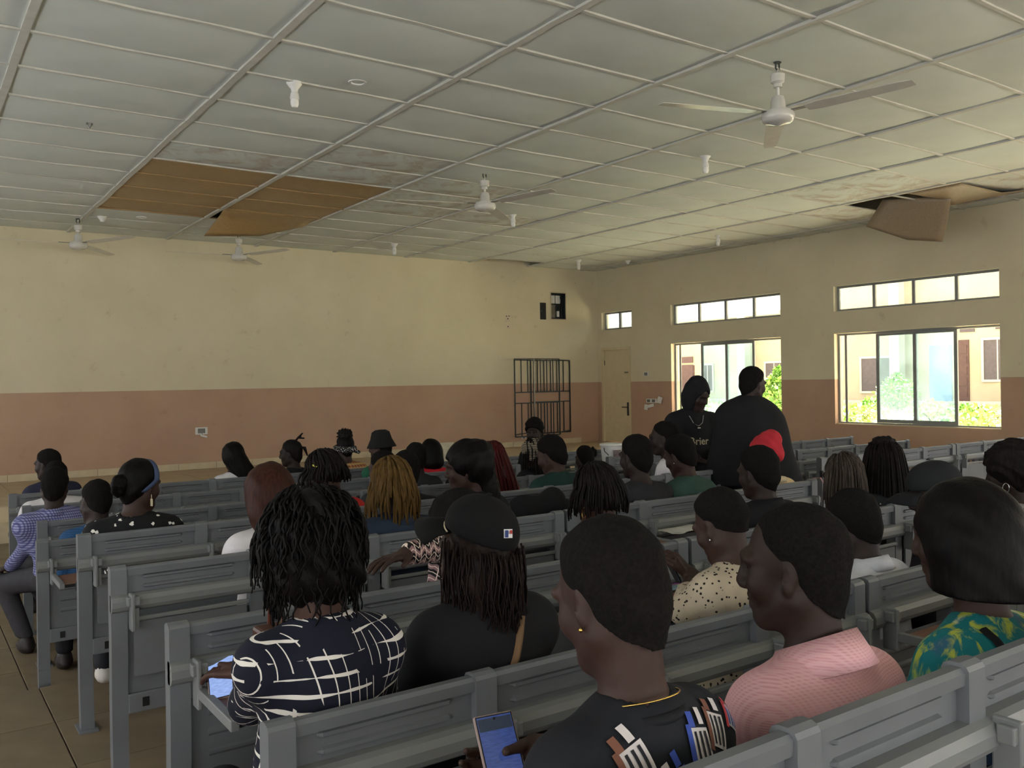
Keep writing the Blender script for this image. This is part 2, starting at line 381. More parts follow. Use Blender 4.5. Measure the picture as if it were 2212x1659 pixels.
# ------------------------------------------------------------------ courtyard and the building across it
M_YELL = basic('facade_render', (176, 160, 130), .85, .14, .7); M_PALE = basic('facade_band', (190, 180, 160), .85, .08, 1.2)
M_GRND = basic('courtyard_earth', (190, 178, 152), .95, .2, .8); M_DKWIN = basic('louvre_dark', (84, 72, 70), .5)
M_RED = basic('carved_door', (84, 56, 46), .5); M_BLUE = basic('painted_door_blue', (120, 150, 175), .5); M_ROOF = basic('roof_sheet', (150, 160, 160), .5)
g = tag(MB().b2((XR+.22, -30, .1), (60, 60, .52)).build('courtyard_ground', M_GRND), kind='structure')
FX = 30.0
bd = thing('courtyard_building', 'yellow rendered building across the courtyard, seen through the windows', 'building', (FX, 20, .5))
def part(mb, name, mat, par=None):
    me = mb.mesh(name, mat); o = link(name, me, par or bd); 
    o.matrix_parent_inverse = Matrix.Translation((-FX, -20, -.5)) if (par is None or par is bd) else Matrix.Identity(4)
    return o
part(MB().b2((FX, -10, .3), (FX+.3, 22.9, 6.2)).b2((FX, 22.9, .3), (FX+.3, 45, 4.15)), 'wall', M_YELL)
part(MB().b2((FX-.5, -10, 6.2), (FX+3, 22.9, 6.35)).b2((FX-.6, 22.9, 4.15), (FX+3, 45, 4.3)), 'roof', M_ROOF)
part(MB().b2((FX-.06, -10, 3.2), (FX, 45, 3.36)), 'ledge', M_PALE)
part(MB().b2((FX-.8, -10, .5), (FX, 45, .64)), 'plinth', M_PALE)
for y0, y1 in ((17.64, 18.02), (24.6, 25.0), (11.2, 11.6), (31, 31.4)): part(MB().b2((FX-.7, y0, .6), (FX-.32, y1, 6.2 if y0 < 22.5 else 4.15)), 'pillar', M_PALE)
for y0, y1, z0, z1 in ((18.2, 19.57, .98, 2.21), (14.1, 15.0, 1.37, 2.7), (23.2, 24.05, 1.0, 2.15), (27.0, 27.6, 1.0, 2.15), (12.2, 13.4, 1.2, 2.5)):
    f = MB(); t = .08
    f.b2((FX-.05, y0-t, z0-t), (FX, y0, z1+t)).b2((FX-.05, y1, z0-t), (FX, y1+t, z1+t)).b2((FX-.05, y0, z1), (FX, y1, z1+t)).b2((FX-.05, y0, z0-t), (FX, y1, z0))
    fo = part(f, 'window', M_PALE); part(MB().b2((FX-.02, y0, z0), (FX, y1, z1)), 'pane', M_DKWIN, fo)
    part(MB().b2((FX-.03, (y0+y1)/2-.02, z0), (FX, (y0+y1)/2+.02, z1)), 'mullion', M_PALE, fo)
for y0, y1, z1, m in ((15.5, 15.95, 2.74, M_RED), (28.1, 28.9, 2.16, M_RED), (16.1, 16.9, 2.6, M_BLUE)):
    d = part(MB().b2((FX-.04, y0, .62), (FX, y1, z1)), 'door', m); mb = MB()
    for k in range(5): mb.b2((FX-.055, y0+.06, .8+k*.37), (FX-.04, y1-.06, 1.08+k*.37))
    part(mb, 'raised_panel', m, d)
for y0, y1, z0, z1 in ((15.3, 15.8, 3.0, 3.16), (14.2, 14.6, 3.05, 3.2)): part(MB().b2((FX-.04, y0, z0), (FX, y1, z1)), 'vent_block', M_DKWIN)
# shrubs: leaves as small quads, one mesh each
def leaf_mat(name, c0, c1):
    t = NT(name); n = t.noise(9, 2); t.col(t.mix(t.ramp(n, .35, .65), srgb(*c0), srgb(*c1))); t.rough(.6); return t.m
M_LEAF = leaf_mat('leaf_green', (86, 130, 60), (150, 190, 96)); M_LEAF2 = leaf_mat('leaf_pale', (120, 160, 80), (190, 210, 130))
def shrub(name, label, loc, rx, rz, n, mat, size=.07, seed=1):
    rr = random.Random(seed); t = thing(name, label, 'shrub', loc, group='shrubs in the courtyard'); mb = MB(); stem = MB()
    for k in range(n):
        a = rr.uniform(0, 6.28); q = rr.random()**.5; z = rr.random()
        wv = math.sin(math.pi*min(1, .18+z*.8)); p = np.array([rx*q*wv*math.cos(a), rx*q*wv*math.sin(a), .08+rz*z])
        d = np.array([rr.gauss(0, 1), rr.gauss(0, 1), rr.gauss(.3, .6)]); d /= np.linalg.norm(d)
        s = np.cross(d, [rr.gauss(0, 1), rr.gauss(0, 1), rr.gauss(0, 1)]); s /= np.linalg.norm(s)+1e-6; L = size*rr.uniform(.6, 1.4)
        mb.add([p, p+d*L*.5+s*L*.3, p+d*L, p+d*L*.5-s*L*.3], [(0, 1, 2, 3)])
    for k in range(7):
        a = rr.uniform(0, 6.28); stem.tube([(0, 0, 0), (rx*.3*math.cos(a), rx*.3*math.sin(a), rz*.4), (rx*.6*math.cos(a), rx*.6*math.sin(a), rz*.85)], [.02, .014, .006], 5)
    f = mb.build('foliage', mat, t); f['kind'] = 'stuff'; stem.build('stem', basic('stem_brown', (100, 84, 60)), t)
gz = .52
for k, (px, py, X, rx, rz, m, lab) in enumerate([
    (1683, 900, 15.2, .42, 1.15, M_LEAF, 'tall leafy green bush outside the far window beside the big standing figure'),
    (1662, 905, 16.6, .5, .8, M_LEAF2, 'paler low bush behind the tall leafy one outside the far window'),
    (1500, 890, 18.0, .5, .7, M_LEAF, 'small bush outside the far window behind the hooded figure'),
    (2120, 925, 15.4, .5, .42, M_LEAF2, 'bright low weeds at the right end of the near window'),
    (2085, 925, 16.8, .5, .36, M_LEAF, 'low green weeds behind the right sash of the near window'),
    (1850, 915, 16.2, .5, .36, M_LEAF2, 'low yellowish weeds at the left end of the near window'),
    (1882, 905, 18.5, .45, .42, M_LEAF, 'dark little bush left of the near window sashes'),
    (1938, 870, 24.0, .6, 1.0, M_LEAF, 'round young tree behind the left dusty pane of the near window'),
    (2010, 905, 19.5, .6, .34, M_LEAF2, 'low weeds behind the middle of the near window')]):
    d = ray(px, py); p = d*(X/d[0]); shrub('courtyard_shrub', lab, (X, p[1], gz), rx, rz, int(900*rx*rz/.3), m, .1, k)
mb = MB()
for k in range(9000):
    x = random.uniform(14, 29); y = random.uniform(6, 30); L = random.uniform(.05, .16); a = random.uniform(0, 6.28)
    dx, dy = .02*math.cos(a), .02*math.sin(a); mb.add([(x-dx, y-dy, gz), (x+dx, y+dy, gz), (x+random.gauss(0, .04), y+random.gauss(0, .04), gz+L)], [(0, 1, 2)])
tag(mb.build('grass_tufts', M_LEAF2, g), kind='stuff')
# ------------------------------------------------------------------ lecture benches
BH = .92; PW = .058
ROWS = {'0': (.845, 0), 'A': (1.73, 1), 'B': (2.63, 1), 'C': (3.60, 1), 'D': (4.50, 1), 'E': (5.42, 2), 'F': (6.22, 2), 'G': (7.10, 2), 'H': (7.97, 2)}
def rounded(w, y0, y1, n=5):  # inverted U in (y,z): top of a bent sheet
    r = (y1-y0)/2; c = (y0+y1)/2; return [(c-r*math.cos(math.pi*k/n), r*.55*math.sin(math.pi*k/n)) for k in range(n+1)]
def post_mesh():
    path = [(BH-.018, 0), (.62, 0), (.40, .012), (.2, .012), (0, -.004)]
    prof = []; top = [(y, BH-.018+z) for y, z in rounded(0, -.012, .040)]
    back = [(-.012+dy, z) for z, dy in path]; front = [(.040+dy, z) for z, dy in reversed(path)]
    poly = top[1:-1][::1]
    pts = back[::-1]+top[1:-1]+front[::-1]
    mb = MB().prism(pts, 'x', -PW/2, PW/2)
    mb.b2((-PW/2-.012, -.05, 0), (PW/2+.012, .09, .008)); return mb.mesh('post', M_STEEL)
def back_mesh(L):
    mb = MB(); z1 = BH-.012
    mb.prism([(-.004, z1-.032), (-.006, z1-.008), (.002, z1), (.022, z1), (.03, z1-.01), (.03, z1-.032)], 'x', 0, L)
    mb.b2((0, .012, z1-.13), (L, .018, z1-.03))
    for zc in (BH-.055, BH-.091):
        e = L*.12
        mb.prism([(.014, zc-.010), (.003, zc-.005), (.003, zc+.003), (.014, zc+.008)], 'x', e+.012, L-e-.012)
        for a, b in ((e+.012, e), (L-e-.012, L-e)): mb.add([(a, .014, zc-.010), (a, .003, zc-.005), (a, .003, zc+.003), (a, .014, zc+.008), (b, .013, zc-.003), (b, .013, zc+.001)], [(0, 1, 4), (1, 2, 5, 4), (2, 3, 5)])
    return mb.mesh('back_panel', M_STEEL)
def beam_mesh(L):
    z1 = BH-.112; z0 = BH-.178
    p = [(-.028, z0+.008), (-.036, z0+.022), (-.036, z1-.022), (-.028, z1-.006), (-.012, z1), (.012, z1), (.012, z0), (-.016, z0)]
    mb = MB().prism(p, 'x', 0, L)
    return mb.mesh('desk_beam', M_STEEL2)
def modesty_mesh(L):
    z1 = BH-.235; z0 = BH-.50; mb = MB().b2((0, .014, z0), (L, .020, z1))
    for zc in (z1-.05, z1-.11, z1-.17): mb.prism([(.014, zc-.012), (.007, zc-.004), (.007, zc+.004), (.014, zc+.012)], 'x', L*.12, L*.88)
    return mb.mesh('modesty_panel', M_STEEL)
def bar_mesh(L): return MB().b2((0, -.004, BH-.575), (L, .028, BH-.50), bev=.004).b2((.05, -.006, BH-.555), (.075, -.003, BH-.52), mi=1).mesh('foot_bar', [M_STEEL, M_BLACK])
def bracket_mesh():
    mb = MB().b2((0, -.075, BH-.245), (.014, -.02, BH-.105), bev=.004).b2((-.012, -.068, BH-.15), (.034, -.034, BH-.115), bev=.004).b2((.014, -.06, BH-.24), (.03, -.045, BH-.16))
    mb.lathe([(.009, 0), (.009, .004)], 10, (0.01, -.069, BH-.135), 1) if False else None
    return mb.mesh('hinge_bracket', M_STEEL2)
def seat_mesh(L, up):
    if up: mb = MB().box((L/2, .115, .60), (L-.03, .03, .34), rot=Matrix.Rotation(R(-12), 3, 'X'), bev=.006)
    else: mb = MB().box((L/2, .26, .445), (L-.03, .36, .028), bev=.008)
    return mb.mesh('seat', M_STEEL)
def fold_mesh(L):  # desk folded down: its edge tube and the board hanging below the beam
    mb = MB().b2((.012, -.030, BH-.216), (L-.012, -.012, BH-.200), bev=.003)
    mb.b2((.02, -.020, BH-.43), (L-.02, -.010, BH-.222), mi=1)
    return mb.mesh('folded_desk', [M_STEEL2, M_STEEL])
DESK_Z = BH-.195
def open_desk(L, parent, x, label=None):
    bd = MB().b2((.028, -.36, DESK_Z-.012), (L-.028, -.085, DESK_Z+.004), bev=.002).mesh('desk_board', M_WOOD)
    d = link('desk_board', bd, parent, (x, 0, 0)); d['label'] = 'brown laminate writing board folded out'
    MB().b2((.03, -.363, DESK_Z-.013), (L-.03, -.357, DESK_Z+.003)).build('edge_band', M_BLACK, d)
    for xx in (.004, L-.028): MB().b2((xx, -.37, DESK_Z-.018), (xx+.024, -.055, DESK_Z+.012), bev=.003).build('desk_arm', M_STEEL2, d)
BM = {}
def bm_get(key, fn, *a):
    if key not in BM: BM[key] = fn(*a)
    return BM[key]
RANK = {'0': 'nearest row', 'A': 'second row from the camera', 'B': 'third row from the camera', 'C': 'fourth row from the camera', 'D': 'fifth row from the camera', 'E': 'sixth row from the camera', 'F': 'third row from the front', 'G': 'second row from the front', 'H': 'front row'}
def bench(row, x0, nseat, mod, where, opened=(), seated=(), dy=0):
    Y, lv = ROWS[row]; L = mod-PW
    t = thing('lecture_bench', 'grey steel bench, %s, %s' % (RANK[row], where), 'bench', (x0, Y+dy, FL[lv]), group='grey steel lecture benches')
    for k in range(nseat+1):
        link('post', bm_get('post', post_mesh), t, (k*mod, 0, 0))
        if k < nseat or True:
            link('hinge_bracket', bm_get('br', bracket_mesh), t, (k*mod+(PW/2+.002 if k < nseat else -PW/2-.016), 0, 0))
    kL = round(L, 3)
    for k in range(nseat):
        xx = k*mod+PW/2
        link('back_panel', bm_get(('bk', kL), back_mesh, L), t, (xx, 0, 0))
        link('modesty_panel', bm_get(('mo', kL), modesty_mesh, L), t, (xx, 0, 0))
        link('foot_bar', bm_get(('fb', kL), bar_mesh, L), t, (xx, 0, 0))
        link('seat', bm_get(('st', kL, k in seated), seat_mesh, L, k not in seated), t, (xx, 0, 0))
        if k in opened: open_desk(L, t, xx)
        else: link('folded_desk', bm_get(('fd', kL), fold_mesh, L), t, (xx, 0, 0))
    link('desk_beam', bm_get(('bm', round(nseat*mod, 3)), beam_mesh, nseat*mod+PW), t, (-PW/2, 0, 0))
    return t
LB = 'left end by the side aisle'; MBn = 'beside the middle aisle'; RB = 'just across the middle aisle'; RR_ = 'towards the window wall'
bench('0', .63, 4, .497, 'left part', (2, 3), (0, 1, 2, 3)); bench('0', 2.70, 4, .50, 'right part', (0,), ())
bench('A', .626, 4, .4945, LB, (), (0, 1, 2, 3)); bench('A', 2.685, 4, .505, MBn, (0,), (0, 1, 3))
bench('B', .655, 4, .514, LB, (0, 3), (1, 3)); bench('B', 2.79, 4, .51, MBn, (), (1, 2, 3))
bench('C', .679, 4, .533, LB, (), (1, 2, 3)); bench('C', 2.89, 4, .515, MBn, (0,), (1, 2, 3))
bench('D', .705, 4, .533, LB, (1, 3), (0, 2, 3)); bench('D', 2.92, 4, .53, MBn, (0,), (1, 3)); bench('D', 6.32, 4, .515, RB, (), ()); bench('D', 8.46, 4, .515, RR_, (), ())
bench('E', .64, 4, .53, LB, (0,), (0,)); bench('E', 2.86, 4, .53, MBn); bench('E', 6.2, 4, .525, RB)
bench('F', .736, 4, .529, LB, (), (0, 3)); bench('F', 2.965, 4, .53, MBn, (3,), (0, 3)); bench('F', 6.1, 4, .525, RB, (0, 1)); bench('F', 8.30, 4, .55, RR_)
bench('G', .745, 4, .515, LB, (), (0, 3)); bench('G', 2.92, 4, .53, MBn, (), (1, 2)); bench('G', 6.26, 4, .53, RB, ()); bench('G', 8.50, 4, .53, RR_)
bench('H', .74, 4, .52, LB, (), (0, 3)); bench('H', 2.93, 4, .53, MBn, (), (0, 1)); bench('H', 5.495, 4, .53, RB, ()); bench('H', 7.75, 4, .53, RR_)
# ------------------------------------------------------------------ fans, lamps, wall fittings
def fan(label, x, y, drop, yaw, rad, tilt=0):
    t = thing('ceiling_fan', label, 'fan', (x, y, CZ), (R(tilt), 0, 0), group='white ceiling fans'); d = drop
    MB().tube([(-.02, 0, 0), (-.02, 0, -.05), (0, 0, -.075), (.02, 0, -.05), (.02, 0, 0)], .007, 6).lathe([(.03, .0), (.03, -.01)], 10).build('hook', M_IRON, t)
    MB().tube([(0, 0, -.05), (0, 0, -d+.10)], .012, 10).build('down_rod', M_FAN, t, smooth=True)
    MB().lathe([(.02, -.10), (.055, -.10), (.05, -.155), (.032, -.17), (.032, -.195), (.02, -.195)], 24).build('canopy', M_FAN, t, smooth='auto')
    MB().lathe([(.03, -d+.16), (.045, -d+.155), (.055, -d+.12), (.058, -d+.05), (.05, -d+.045)], 24).build('motor_neck', M_FAN, t, smooth='auto')
    MB().lathe([(.05, -d+.05), (.108, -d+.045), (.122, -d+.02), (.122, -d-.005), (.112, -d-.03), (.09, -d-.045), (.05, -d-.05), (.018, -d-.06), (.004, -d-.064)], 32).build('motor_housing', M_FAN, t, smooth='auto')
    for k in range(3):
        a = R(yaw+120*k); rot = Matrix.Rotation(a, 3, 'Z')
        vs = []; fs = []; N = 8
        for i in range(N+1):
            u = i/N; r = .22+u*(rad-.22); wd = .07-.012*u if i else .05
            if i == N: wd *= .8
            for s, tw in ((-1, 1), (1, -1)):
                for th in (0, .004): vs.append(tuple(rot @ Vector((r, s*wd, s*wd*-.13-th))))
        for i in range(N):
            b = i*4; fs += [(b, b+2, b+6, b+4), (b+1, b+5, b+7, b+3), (b, b+4, b+5, b+1), (b+2, b+3, b+7, b+6)]
        fs += [(0, 1, 3, 2), (N*4, N*4+2, N*4+3, N*4+1)]
        b = MB().add(vs, fs).build('blade', M_FAN, t, (0, 0, -d+.03))
        MB().box(tuple(rot @ Vector((.17, 0, .004))), (.16, .045, .006), rot=rot, bev=.002).build('blade_iron', M_METAL, b)
    return t
fan('white ceiling fan nearest the camera, with glinting blades at the upper right', 5.46, 4.23, .42, -78, .98)
fan('white ceiling fan with lettering on its blade, middle of the ceiling', 5.49, 8.29, .39, -78, 1.02)
fan('white ceiling fan hanging furthest left before the cream wall', 2.11, 13.5, .38, -63, 1.12)
fan('white ceiling fan hanging under the torn brown ceiling boards', 4.39, 13.58, .38, -66, 1.05)
def lamp(label, x, y, bulb=True, tilt=0):
    t = thing('ceiling_lamp', label, 'lamp', (x, y, CZ), (R(tilt), 0, 0), group='bare bulb ceiling lamps')
    MB().lathe([(.062, 0), (.062, -.008), (.048, -.03), (.028, -.055), (.026, -.075), (.02, -.08)], 24).build('lamp_holder', M_WHITE, t, smooth='auto')
    if bulb:
        MB().lathe([(.018, -.07), (.03, -.085), (.036, -.12), (.034, -.135), (.03, -.137)], 20).build('bulb_base', M_WHITE, t, smooth='auto')
        MB().lathe([(.03, -.137), (.033, -.15), (.032, -.175), (.022, -.195), (.005, -.2)], 20).build('bulb', basic('bulb_glass', (235, 235, 230), .2, .02), t, smooth='auto')
lamp('white bare bulb lamp nearest the camera, upper left of the ceiling', 2.59, 6.59)
lamp('white bare bulb lamp between the near fan and the far ceiling', 7.08, 6.43)
lamp('small white bulb lamp just right of the middle fan', 7.16, 10.1)
lamp('tiny white bulb lamp over the cream wall, left of the breaker box', 6.97, 13.34)
lamp('white bulb lamp near the top of the window wall', 11.13, 9.86)
lamp('white bulb lamp hanging in the far corner over the door', 11.06, 13.39)
lamp('white lamp holder without a bulb above the far left fan', 2.36, 13.16, False)
lamp('white lamp holder without a bulb near the far right corner', 11.99, 12.97, False)
def ring(label, x, y):
    t = thing('ceiling_ring', label, 'ceiling rose', (x, y, CZ-.02), group='round ceiling fittings')
    MB().lathe([(.04, .02), (.07, .015), (.075, 0), (.07, -.012), (.05, -.012), (.042, .002)], 28).build('rim', M_WHITE, t, smooth='auto')
    MB().lathe([(.002, .012), (.044, .012), (.044, .004), (.002, 0)], 20).build('core', basic('grey_core', (130, 130, 128), .6), t)
ring('round white recessed ceiling fitting with grey centre beside the near bulb', 2.97, 6.25); ring('small flat round ceiling fitting near the brown boards', 2.8, 12.83); ring('round ceiling fitting near the hole by the window wall', 11.95, 5.75)
hk = thing('ceiling_hook', 'empty bent metal fan hook in the left ceiling', 'hook', (1.43, 8.46, CZ)); MB().tube([(-.02, 0, .01), (-.02, 0, -.05), (0, 0, -.085), (.02, 0, -.05), (.02, 0, .01)], .008, 6).build('loop', M_METAL, hk); MB().lathe([(.05, .004), (.05, -.004)], 12).build('plate', M_IRON, hk)
# loose ceiling boards
def sheet(name, label, P, mat, nu=10, nv=8):
    """P[row][col] control points (world); bilinear patch with thickness"""
    P = np.array(P, float); vs = []; fs = []
    def ev(u, v):
        r, c = P.shape[0]-1, P.shape[1]-1; a, b = min(int(u*r), r-1), min(int(v*c), c-1); fu, fv = u*r-a, v*c-b
        return P[a, b]*(1-fu)*(1-fv)+P[a+1, b]*fu*(1-fv)+P[a, b+1]*(1-fu)*fv+P[a+1, b+1]*fu*fv
    for i in range(nu+1):
        for j in range(nv+1): vs.append(ev(i/nu, j/nv))
    n = len(vs); e1 = ev(1, .5)-ev(0, .5); e2 = ev(.5, 1)-ev(.5, 0); nn = np.cross(e1, e2); nn /= np.linalg.norm(nn)
    vs += [p+nn*.006 for p in vs]
    for i in range(nu):
        for j in range(nv):
            a = i*(nv+1)+j; fs += [(a, a+1, a+nv+2, a+nv+1), (n+a, n+a+nv+1, n+a+nv+2, n+a+1)]
    for j in range(nv): fs += [(j, n+j, n+j+1, j+1), (nu*(nv+1)+j, nu*(nv+1)+j+1, n+nu*(nv+1)+j+1, n+nu*(nv+1)+j)]
    for i in range(nu): a = i*(nv+1); b = a+nv+1; fs += [(a, b, n+b, n+a), (a+nv, n+a+nv, n+b+nv, b+nv)]
    c = np.array(vs).mean(0); o = MB().add([p-c for p in vs], fs).build(name, mat, None, c, True)
    tag(o, label, 'ceiling board'); return o
c0 = CZ-.004
# brown board torn loose at one edge: far-left corner hangs
p_c = atY(441, 509, 12.15)
sheet('loose_ceiling_board', 'bare brown ceiling board hanging down by one corner in front of the cream wall', [[(3.62, 11.77, c0), (4.3, 11.77, c0), (5.0, 11.77, c0)], [(3.62, 12.0, c0-.06), (4.35, 12.15, c0-.05), (5.0, 12.15, c0)], [p_c, (4.35, 12.5, c0-.2), (5.0, 12.5, c0-.01)]], M_BROWN)
# board hanging by the window wall
q = [atX(px, py, X) for px, py, X in ((1906, 432, 11.25), (1985, 428, 11.3), (2055, 424, 11.4), (1888, 462, 11.27), (1970, 475, 11.4), (2048, 475, 11.5), (1871, 489, 11.3), (1960, 518, 11.5), (2036, 522, 11.6))]
sheet('hanging_ceiling_board', 'greyish brown ceiling board hanging down by the window wall', [[q[0], q[1], q[2]], [q[3], q[4], q[5]], [q[6], q[7], q[8]]], M_BROWN2)
sheet('sagging_ceiling_board', 'warped brown ceiling board sagging beside the ceiling hole', [[(10.78, 5.65, CZ-.02), (10.78, 6.35, CZ-.02)], [(11.5, 5.5, CZ-.09), (11.45, 6.2, CZ-.06)], [(11.9, 5.35, CZ-.04), (12.0, 6.4, CZ-.04)]], M_BROWN2)
h = MB(); h.b2((-.05, -.02, -.03), (.05, .02, .03)); 
# wall fittings on the front wall
def plate(label, x, z, y=YF, n=1, name='wall_socket', axis='y', grp='white wall plates', loose=False, s=1.0):
    t = thing(name, label, 'socket', (x, y, z), None if axis == 'y' else (0, 0, R(-90)), grp); W_ = .075*n*s
    MB().b2((-W_, -.016, -.045*s), (W_, 0, .045*s), bev=.004).build('plate', M_WHITE, t)
    for k in range(n):
        cx = -W_+.075*s*(2*k+1)
        m = MB(); m.b2((cx-.045*s, -.02, -.03*s), (cx+.045*s, -.015, .03*s)); m.build('insert', basic('socket_grey', (120, 120, 118), .5), t)
    if loose: MB().box((.03, -.03, -.085), (.11, .02, .03), rot=Matrix.Rotation(R(18), 3, 'Y'), bev=.003).build('hanging_plate', M_WHITE, t); MB().tube([(0, -.01, -.03), (.01, -.03, -.06), (.02, -.02, -.09), (.05, -.03, -.1)], .004, 5).build('wire', M_IRON, t)
    return t
plate('broken double wall socket with dangling wires on the pink dado', 4.065, .86, n=1, loose=True, s=1.3)
plate('small white switch plate under the black grille cage', 10.56, .42, s=.7)
bp = thing('breaker_box', 'open black breaker box set into the cream wall near the corner', 'breaker box', (11.525, YF, 3.165))
MB().b2((-.195, .0, -.275), (.195, .12, -.265)).b2((-.195, 0, .265), (.195, .12, .275)).b2((-.195, 0, -.265), (-.185, .12, .265)).b2((.185, 0, -.265), (.195, .12, .265)).b2((-.195, .11, -.275), (.195, .12, .275)).build('housing', M_IRON, bp)
MB().b2((-.215, -.012, -.295), (.215, 0, -.275)).b2((-.215, -.012, .275), (.215, 0, .295)).b2((-.215, -.012, -.275), (-.195, 0, .275)).b2((.195, -.012, -.275), (.215, 0, .275)).build('rim', M_SKIRT, bp)
for k in range(6): MB().b2((-.165+.045*k+(.02 if k > 2 else 0), .07, .06), (-.13+.045*k+(.02 if k > 2 else 0), .1, .23), bev=.003).build('breaker', M_WHITE, bp)
MB().b2((-.17, .08, -.24), (-.02, .105, .03)).build('busbar_cover', M_METAL, bp); MB().b2((.02, .07, -.22), (.08, .1, -.1)).build('isolator', M_WHITE, bp)
MB().tube([(.14, .08, .25), (.15, .05, .1), (.13, .06, -.05), (.15, .06, -.24)], .008, 6).tube([(.1, .08, .25), (.11, .05, .12), (.09, .07, 0), (.05, .08, -.1)], .006, 6).build('cable', M_BLACK, bp)
bb = thing('black_panel', 'narrow flat black panel on the wall left of the breaker box', 'panel', (11.115, YF, 3.045)); MB().b2((-.075, -.012, -.175), (.075, 0, .175), bev=.003).build('face', M_BLACK, bb); MB().b2((-.06, -.02, -.01), (-.045, -.012, .02)).build('catch', M_METAL, bb)
wb = thing('broken_wall_box', 'broken plaster patch with dark screw holes left of the black panel', 'wall patch', (10.21, YF, 2.8)); MB().b2((-.05, -.006, -.14), (.05, 0, .14)).build('plaster', basic('raw_plaster', (212, 200, 178), .9), wb)
for dx, dz in ((-.03, .11), (.03, .115), (0, .06), (.0, -.1)): MB().lathe([(.016, 0), (.012, .006)], 8).build('hole', M_DARK, wb, (dx, -.003, dz)).rotation_euler = (R(90), 0, 0)
# black steel cage on the front wall
cg = thing('grille_cage', 'black steel burglar grille cage standing off the front wall beside the door', 'grille', (10.9, YF, .45))
def grille(x0, x1, z0, z1, y, bars, name, t=.022):
    mb = MB(); b = lambda lo, hi: mb.b2(lo, hi)
    for z in (z0, z1, z0+(z1-z0)*.43, z0+(z1-z0)*.57): b((x0, y-t/2, z-t/2), (x1, y+t/2, z+t/2))
    for x in (x0, x1): b((x-t/2, y-t/2, z0), (x+t/2, y+t/2, z1))
    o = mb.build(name, M_IRON, cg)
    for k in range(1, bars): 
        x = x0+(x1-x0)*k/bars; MB().b2((x-.008, y-.008, z0), (x+.008, y+.008, z0+(z1-z0)*.43)).build('bar', M_IRON, o); MB().b2((x-.008, y-.008, z0+(z1-z0)*.57), (x+.008, y+.008, z1)).build('bar', M_IRON, o)
gf = .42; k1 = (YF-gf)/YF
grille(10.36*k1-10.9, 11.52*k1-10.9, (.44-1.6)*k1+1.6-.45, (2.04-1.6)*k1+1.6-.45, -gf, 7, 'front_grille')
grille(10.75-10.9, 11.78-10.9, .04, 1.56, -.03, 6, 'wall_grille')
for x0, x1, z in ((10.36*k1, 10.75, .07), (11.52*k1, 11.78, .07), (10.36*k1, 10.75, 1.56), (11.52*k1, 11.78, 1.56)): MB().tube([(x0-10.9, -gf, z), (x1-10.9, -.03, z)], .011, 4).build('tie_bar', M_IRON, cg)
xm = 10.85*k1-10.9; MB().b2((xm-.012, -gf-.015, .0), (xm+.012, -gf+.015, 1.58)).build('middle_post', M_METAL, cg)
# window wall fittings
sb = plate('row of loose white sockets with hanging plates on the window wall', 12.6, 1.14, 12.92, 3, axis='x', s=.95); sb.location = (XR, 12.92, 1.14)
for c in sb.children: pass
MB().box((-.2, -.03, -.13), (.09, .02, .11), rot=Matrix.Rotation(R(8), 3, 'Y'), bev=.003).build('hanging_plate', M_WHITE, sb); MB().box((-.06, -.035, -.1), (.16, .025, .06), rot=Matrix.Rotation(R(-12), 3, 'Y'), bev=.003).build('hanging_plate', M_WHITE, sb); MB().box((.2, -.04, .02), (.1, .03, .13), rot=Matrix.Rotation(R(20), 3, 'Y'), bev=.003).build('hanging_plate', M_WHITE, sb)
sw = plate('white light switch beside the door on the window wall', 12.6, 1.69, axis='x'); sw.location = (XR, 13.13, 1.69)
# ------------------------------------------------------------------ figures: smooth-union solids turned into one surface
V = lambda *a: np.array(a, float)
def cap(a, b, ra, rb=None, k=.03): return ('c', np.array(a, float), np.array(b, float), ra, ra if rb is None else rb, k)
def ell(c, rad, Rm=None, k=.03): return ('e', np.array(c, float), np.eye(3) if Rm is None else Rm, np.array(rad, float), k)
def sub(p): return p[:-1]+(-abs(p[-1]),)
def bounds(p):
    if p[0] == 'c':
        r = max(p[3], p[4]); return np.minimum(p[1], p[2])-r, np.maximum(p[1], p[2])+r
    e = np.sqrt(((p[2]*p[3][None, :])**2).sum(1)); return p[1]-e, p[1]+e
def axis_coords(lo, hi, step, fine):
    xs = [lo]; x = lo
    while x < hi:
        s = step
        for a, b, fs in fine:
            if a-1e-9 <= x < b: s = min(s, fs)
            elif x < a < x+s: s = min(s, max(a-x, fs*.6))
        x += s; xs.append(x)
    return np.array(xs)
